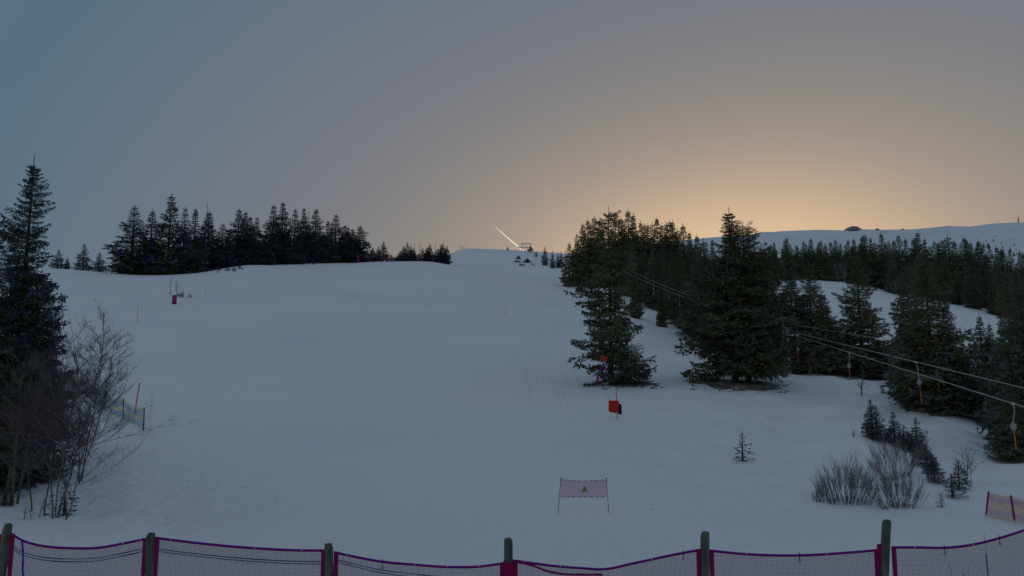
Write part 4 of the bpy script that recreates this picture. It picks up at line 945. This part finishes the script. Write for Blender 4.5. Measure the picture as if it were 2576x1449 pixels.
def smooth_line(P_, n):
    xs = [p[0] for p in P_]; ys = [p[1] for p in P_]; X = np.linspace(xs[0], xs[-1], n)
    m = np.gradient(ys, xs); out = []
    for x in X:
        i = min(max(bisect(xs, x)-1, 0), len(xs)-2); h = xs[i+1]-xs[i]; t = (x-xs[i])/h
        y = (2*t**3-3*t*t+1)*ys[i]+(t**3-2*t*t+t)*h*m[i]+(-2*t**3+3*t*t)*ys[i+1]+(t**3-t*t)*h*m[i+1]; out.append((x, y))
    return out
def ribbon(top, h, m, name, parent, org, dy=0.0):
    g = [[at(x, y, YF+dy)-org for x, y in top], [at(x, y, YF+dy)-org-Vector((0, 0, h)) for x, y in top]]
    f_, b2 = g, [[q+Vector((0, .006, 0)) for q in r_] for r_ in g]
    mb = MB(); mb.sheet(f_); mb.sheet(b2); mb.sheet([f_[0], b2[0]]); mb.sheet([f_[1], b2[1]]); return mb.build(name, m, parent)
GROM = {0:[(310,),(352,)],1:[(430,),(640,),(760,)],2:[(872,),(1043,),(1126,),(1205,)],3:[(1318,),(1410,),(1640,)],4:[(1878,),(2080,)],5:[(2302,),(2447,)]}
HOOK = {2:[961],3:[1718],4:[2010],5:[2375,2513]}
for k, (hp, lab, ropes, endh) in enumerate(HEMS):
    line = smooth_line(hp, 64); org = at(hp[0][0], 1440, YF); org.z = gz(org.x, YF)
    o = empty('net_panel', org, lab, 'safety net', 'mesh net bays of the foreground fence')
    ribbon(line, .030, M_backlit_purple, 'hem', o, org, -.006); ribbon([(x, y+4.0) for x, y in line], .012, M_crimson, 'hem_edge', o, org, -.012)  # red band split into purple and crimson to paint its backlight
    zlow = gz(org.x, YF)+.12; rg = random.Random(k+40)
    xa, xb = hp[0][0], hp[-1][0]; xs = np.array([p[0] for p in line]); ys = np.array([p[1] for p in line])
    wpx_ = .0165/YF*F; nv = int((xb-xa)/wpx_); tw = .0024
    verts = []
    def dyn(x, z): return .02*math.sin(x*.013+k)+.015*math.sin(z*5+x*.02)
    def dx_(x, z): return .010*math.sin(z*7+x*.021+k)+.02*math.sin(z*3+x*.006)
    zs = np.linspace(0, 1, 9)
    for i in range(nv+1):
        x = xa+(xb-xa)*i/nv; ytop = float(np.interp(x, xs, ys)); T_ = at(x, ytop, YF); pr_ = None
        for f in zs:
            z = T_.z+(zlow-T_.z)*f; c = Vector((T_.x+dx_(x, z)*f, YF+dyn(x, z)*f, z))-org
            if pr_ is not None: verts += [(pr_.x-tw, pr_.y, pr_.z), (pr_.x+tw, pr_.y, pr_.z), (c.x+tw, c.y, c.z), (c.x-tw, c.y, c.z)]
            pr_ = c
    topz = max(at(x, y, YF).z for x, y in line); rowsn = int((topz-zlow)/.0165); xg = np.linspace(xa, xb, 40)
    Tg = [at(x, float(np.interp(x, xs, ys)), YF) for x in xg]
    for i in range(1, rowsn):
        off = i*.0165
        if off > 1.25: break
        pr_ = None
        for x, T_ in zip(xg, Tg):
            f = off/(T_.z-zlow); z = T_.z-off; c = Vector((T_.x+dx_(x, z)*f, YF+.003+dyn(x, z)*f, z))-org
            if pr_ is not None: verts += [(pr_.x, pr_.y, pr_.z-tw*.8), (c.x, c.y, c.z-tw*.8), (c.x, c.y, c.z+tw*.8), (pr_.x, pr_.y, pr_.z+tw*.8)]
            pr_ = c
    link('mesh', quads_mesh('mesh', np.array(verts), M_netthread), o)
    if ropes:
        for n_, (o0, o1) in enumerate([(33, 26), (40, 33)]):
            if k == 1: o0, o1 = (30, 31) if n_ == 0 else (36, 37)
            if k == 2: o0, o1 = (20, 34) if n_ == 0 else (26, 44)
            pts = [at(x, y+o0+(o1-o0)*i/63, YF-.012)-org for i, (x, y) in enumerate(line)]
            MB().tube(pts, .0055, 5).build('rope', M_rope, o)
    def vstrip(x, w, m, nm, y0=0, dyy=-.015):
        T_ = at(x, float(np.interp(x, xs, ys))+y0, YF+dyy)-org; MB().box(((T_.x), T_.y, (T_.z+.12)/2), (w, .008, T_.z-.12)).build(nm, m, o)
    vstrip(xa+6 if k else xa+3, .055, M_crimson, 'end_band'); 
    if endh: vstrip(xb-5, .05, M_crimson, 'end_band')
    if k == 0:
        pts = [at(55, 1356, YF-.02)-org, at(58, 1390, YF-.02)-org, at(57, 1430, YF-.02)-org, at(60, 1480, YF-.02)-org]; MB().tube(pts, .012, 6).build('seam', M_backlit_purple, o)
    if k == 3:
        l2 = smooth_line([(1291,1409),(1315,1414),(1345,1422),(1370,1432),(1405,1440),(1470,1443),(1516,1443)], 30); ribbon(l2, .028, M_crimson, 'overlap_hem', o, org, -.03)
        vstrip(1530, .004, M_rope, 'tie', 14)
    for (gx,) in GROM.get(k, []):
        q = at(gx, float(np.interp(gx, xs, ys))+2.2, YF-.012)-org; MB().tube([q-Vector((0, .004, 0)), q+Vector((0, .001, 0))], .0075, 10).build('grommet', M_white, o)
    for hx in HOOK.get(k, []):
        y = float(np.interp(hx, xs, ys)); q = at(hx, y, YF-.03)-org; s = YF/F
        MB().tube([q+Vector((-.008, 0, .010)), q+Vector((0, 0, .020)), q+Vector((.01, 0, .008)), q+Vector((.004, 0, -.05)), q+Vector((.004, 0, -13*s)), q+Vector((-.012, 0, -17*s)), q+Vector((.004, 0, -20*s)), q+Vector((.018, 0, -17*s)), q+Vector((.006, 0, -13*s))], .0045, 6).build('hook', M_darkmetal, o)
# red fabric round the middle post and side pads
def wrap(px, py0, label, w=.150, m=M_crimson, hgt=1.5, name='post_wrap', off=0):
    T_ = at(px, py0, YF+off); b = Vector((T_.x, T_.y, gz(T_.x, T_.y)+.05)); g = []
    for i in range(8):
        f = i/7; row = []
        for j in range(17):
            t = 6.28318*(j % 16)/16; row.append(Vector((w/2*math.cos(t)*(1+.06*math.sin(i*2+t*3)), w/2*math.sin(t), (T_.z-b.z)*(1-f)+(.01*math.sin(3*t) if i == 0 else 0))))
        g.append(row)
    ob = MB().sheet(g).build(name, m, smooth=True); ob.location = b; tagp(ob, label, 'wrap'); return ob
wrap(1279, 1413, 'dark red cloth wrapped round the middle wooden post', .138)
def pad(px, py, w, label, m):
    T_ = at(px, py, YF+.02); z0 = gz(T_.x, T_.y)+.02; b = Vector((T_.x, T_.y, z0)); H = T_.z-z0
    mb = MB(); mb.tube([(0, 0, 0), (0, 0, H*.5), (.0, 0, H-.01), (0, 0, H)], [w/2, w/2, w/2, w/2*.8], 12); ob = mb.build('post_sleeve', m, smooth=True); ob.location = b; tagp(ob, label, 'sleeve', 'crimson sleeves beside the fence posts'); return ob
pad(394, 1372, .062, 'crimson sleeve pressed against the right side of the second post', M_crimson)
pad(845, 1390, .060, 'crimson sleeve on the right side of the third post', M_crimson)
pad(1757, 1384, .060, 'crimson sleeve on the left side of the post with flaking bark', M_crimson)
pad(2213, 1369, .075, 'purple-crimson sleeve on the left side of the tallest post', M_crimson)
pad(-2, 1345, .11, 'bright red sleeve left of the leaning corner post', M_red)
# thin whip cable at the right
T_ = at(2476, 1340, YF+1.2); b = Vector((T_.x, T_.y, gz(T_.x, T_.y))); o = empty('whip_rod', b, 'thin dark upright rod behind the rightmost net bay', 'rod')
MB().tube([(0.02, 0, -.1), (.015, 0, .5), (.01, 0, 1.0), (0, 0, T_.z-b.z-.3)], .009, 6).build('shaft', M_rope, o); MB().tube([(0, 0, T_.z-b.z-.31), (-.004, 0, T_.z-b.z)], [.005, .002], 5).build('tip', M_rope, o)
print('objects', len(bpy.data.objects), 'meshes', len(bpy.data.meshes))
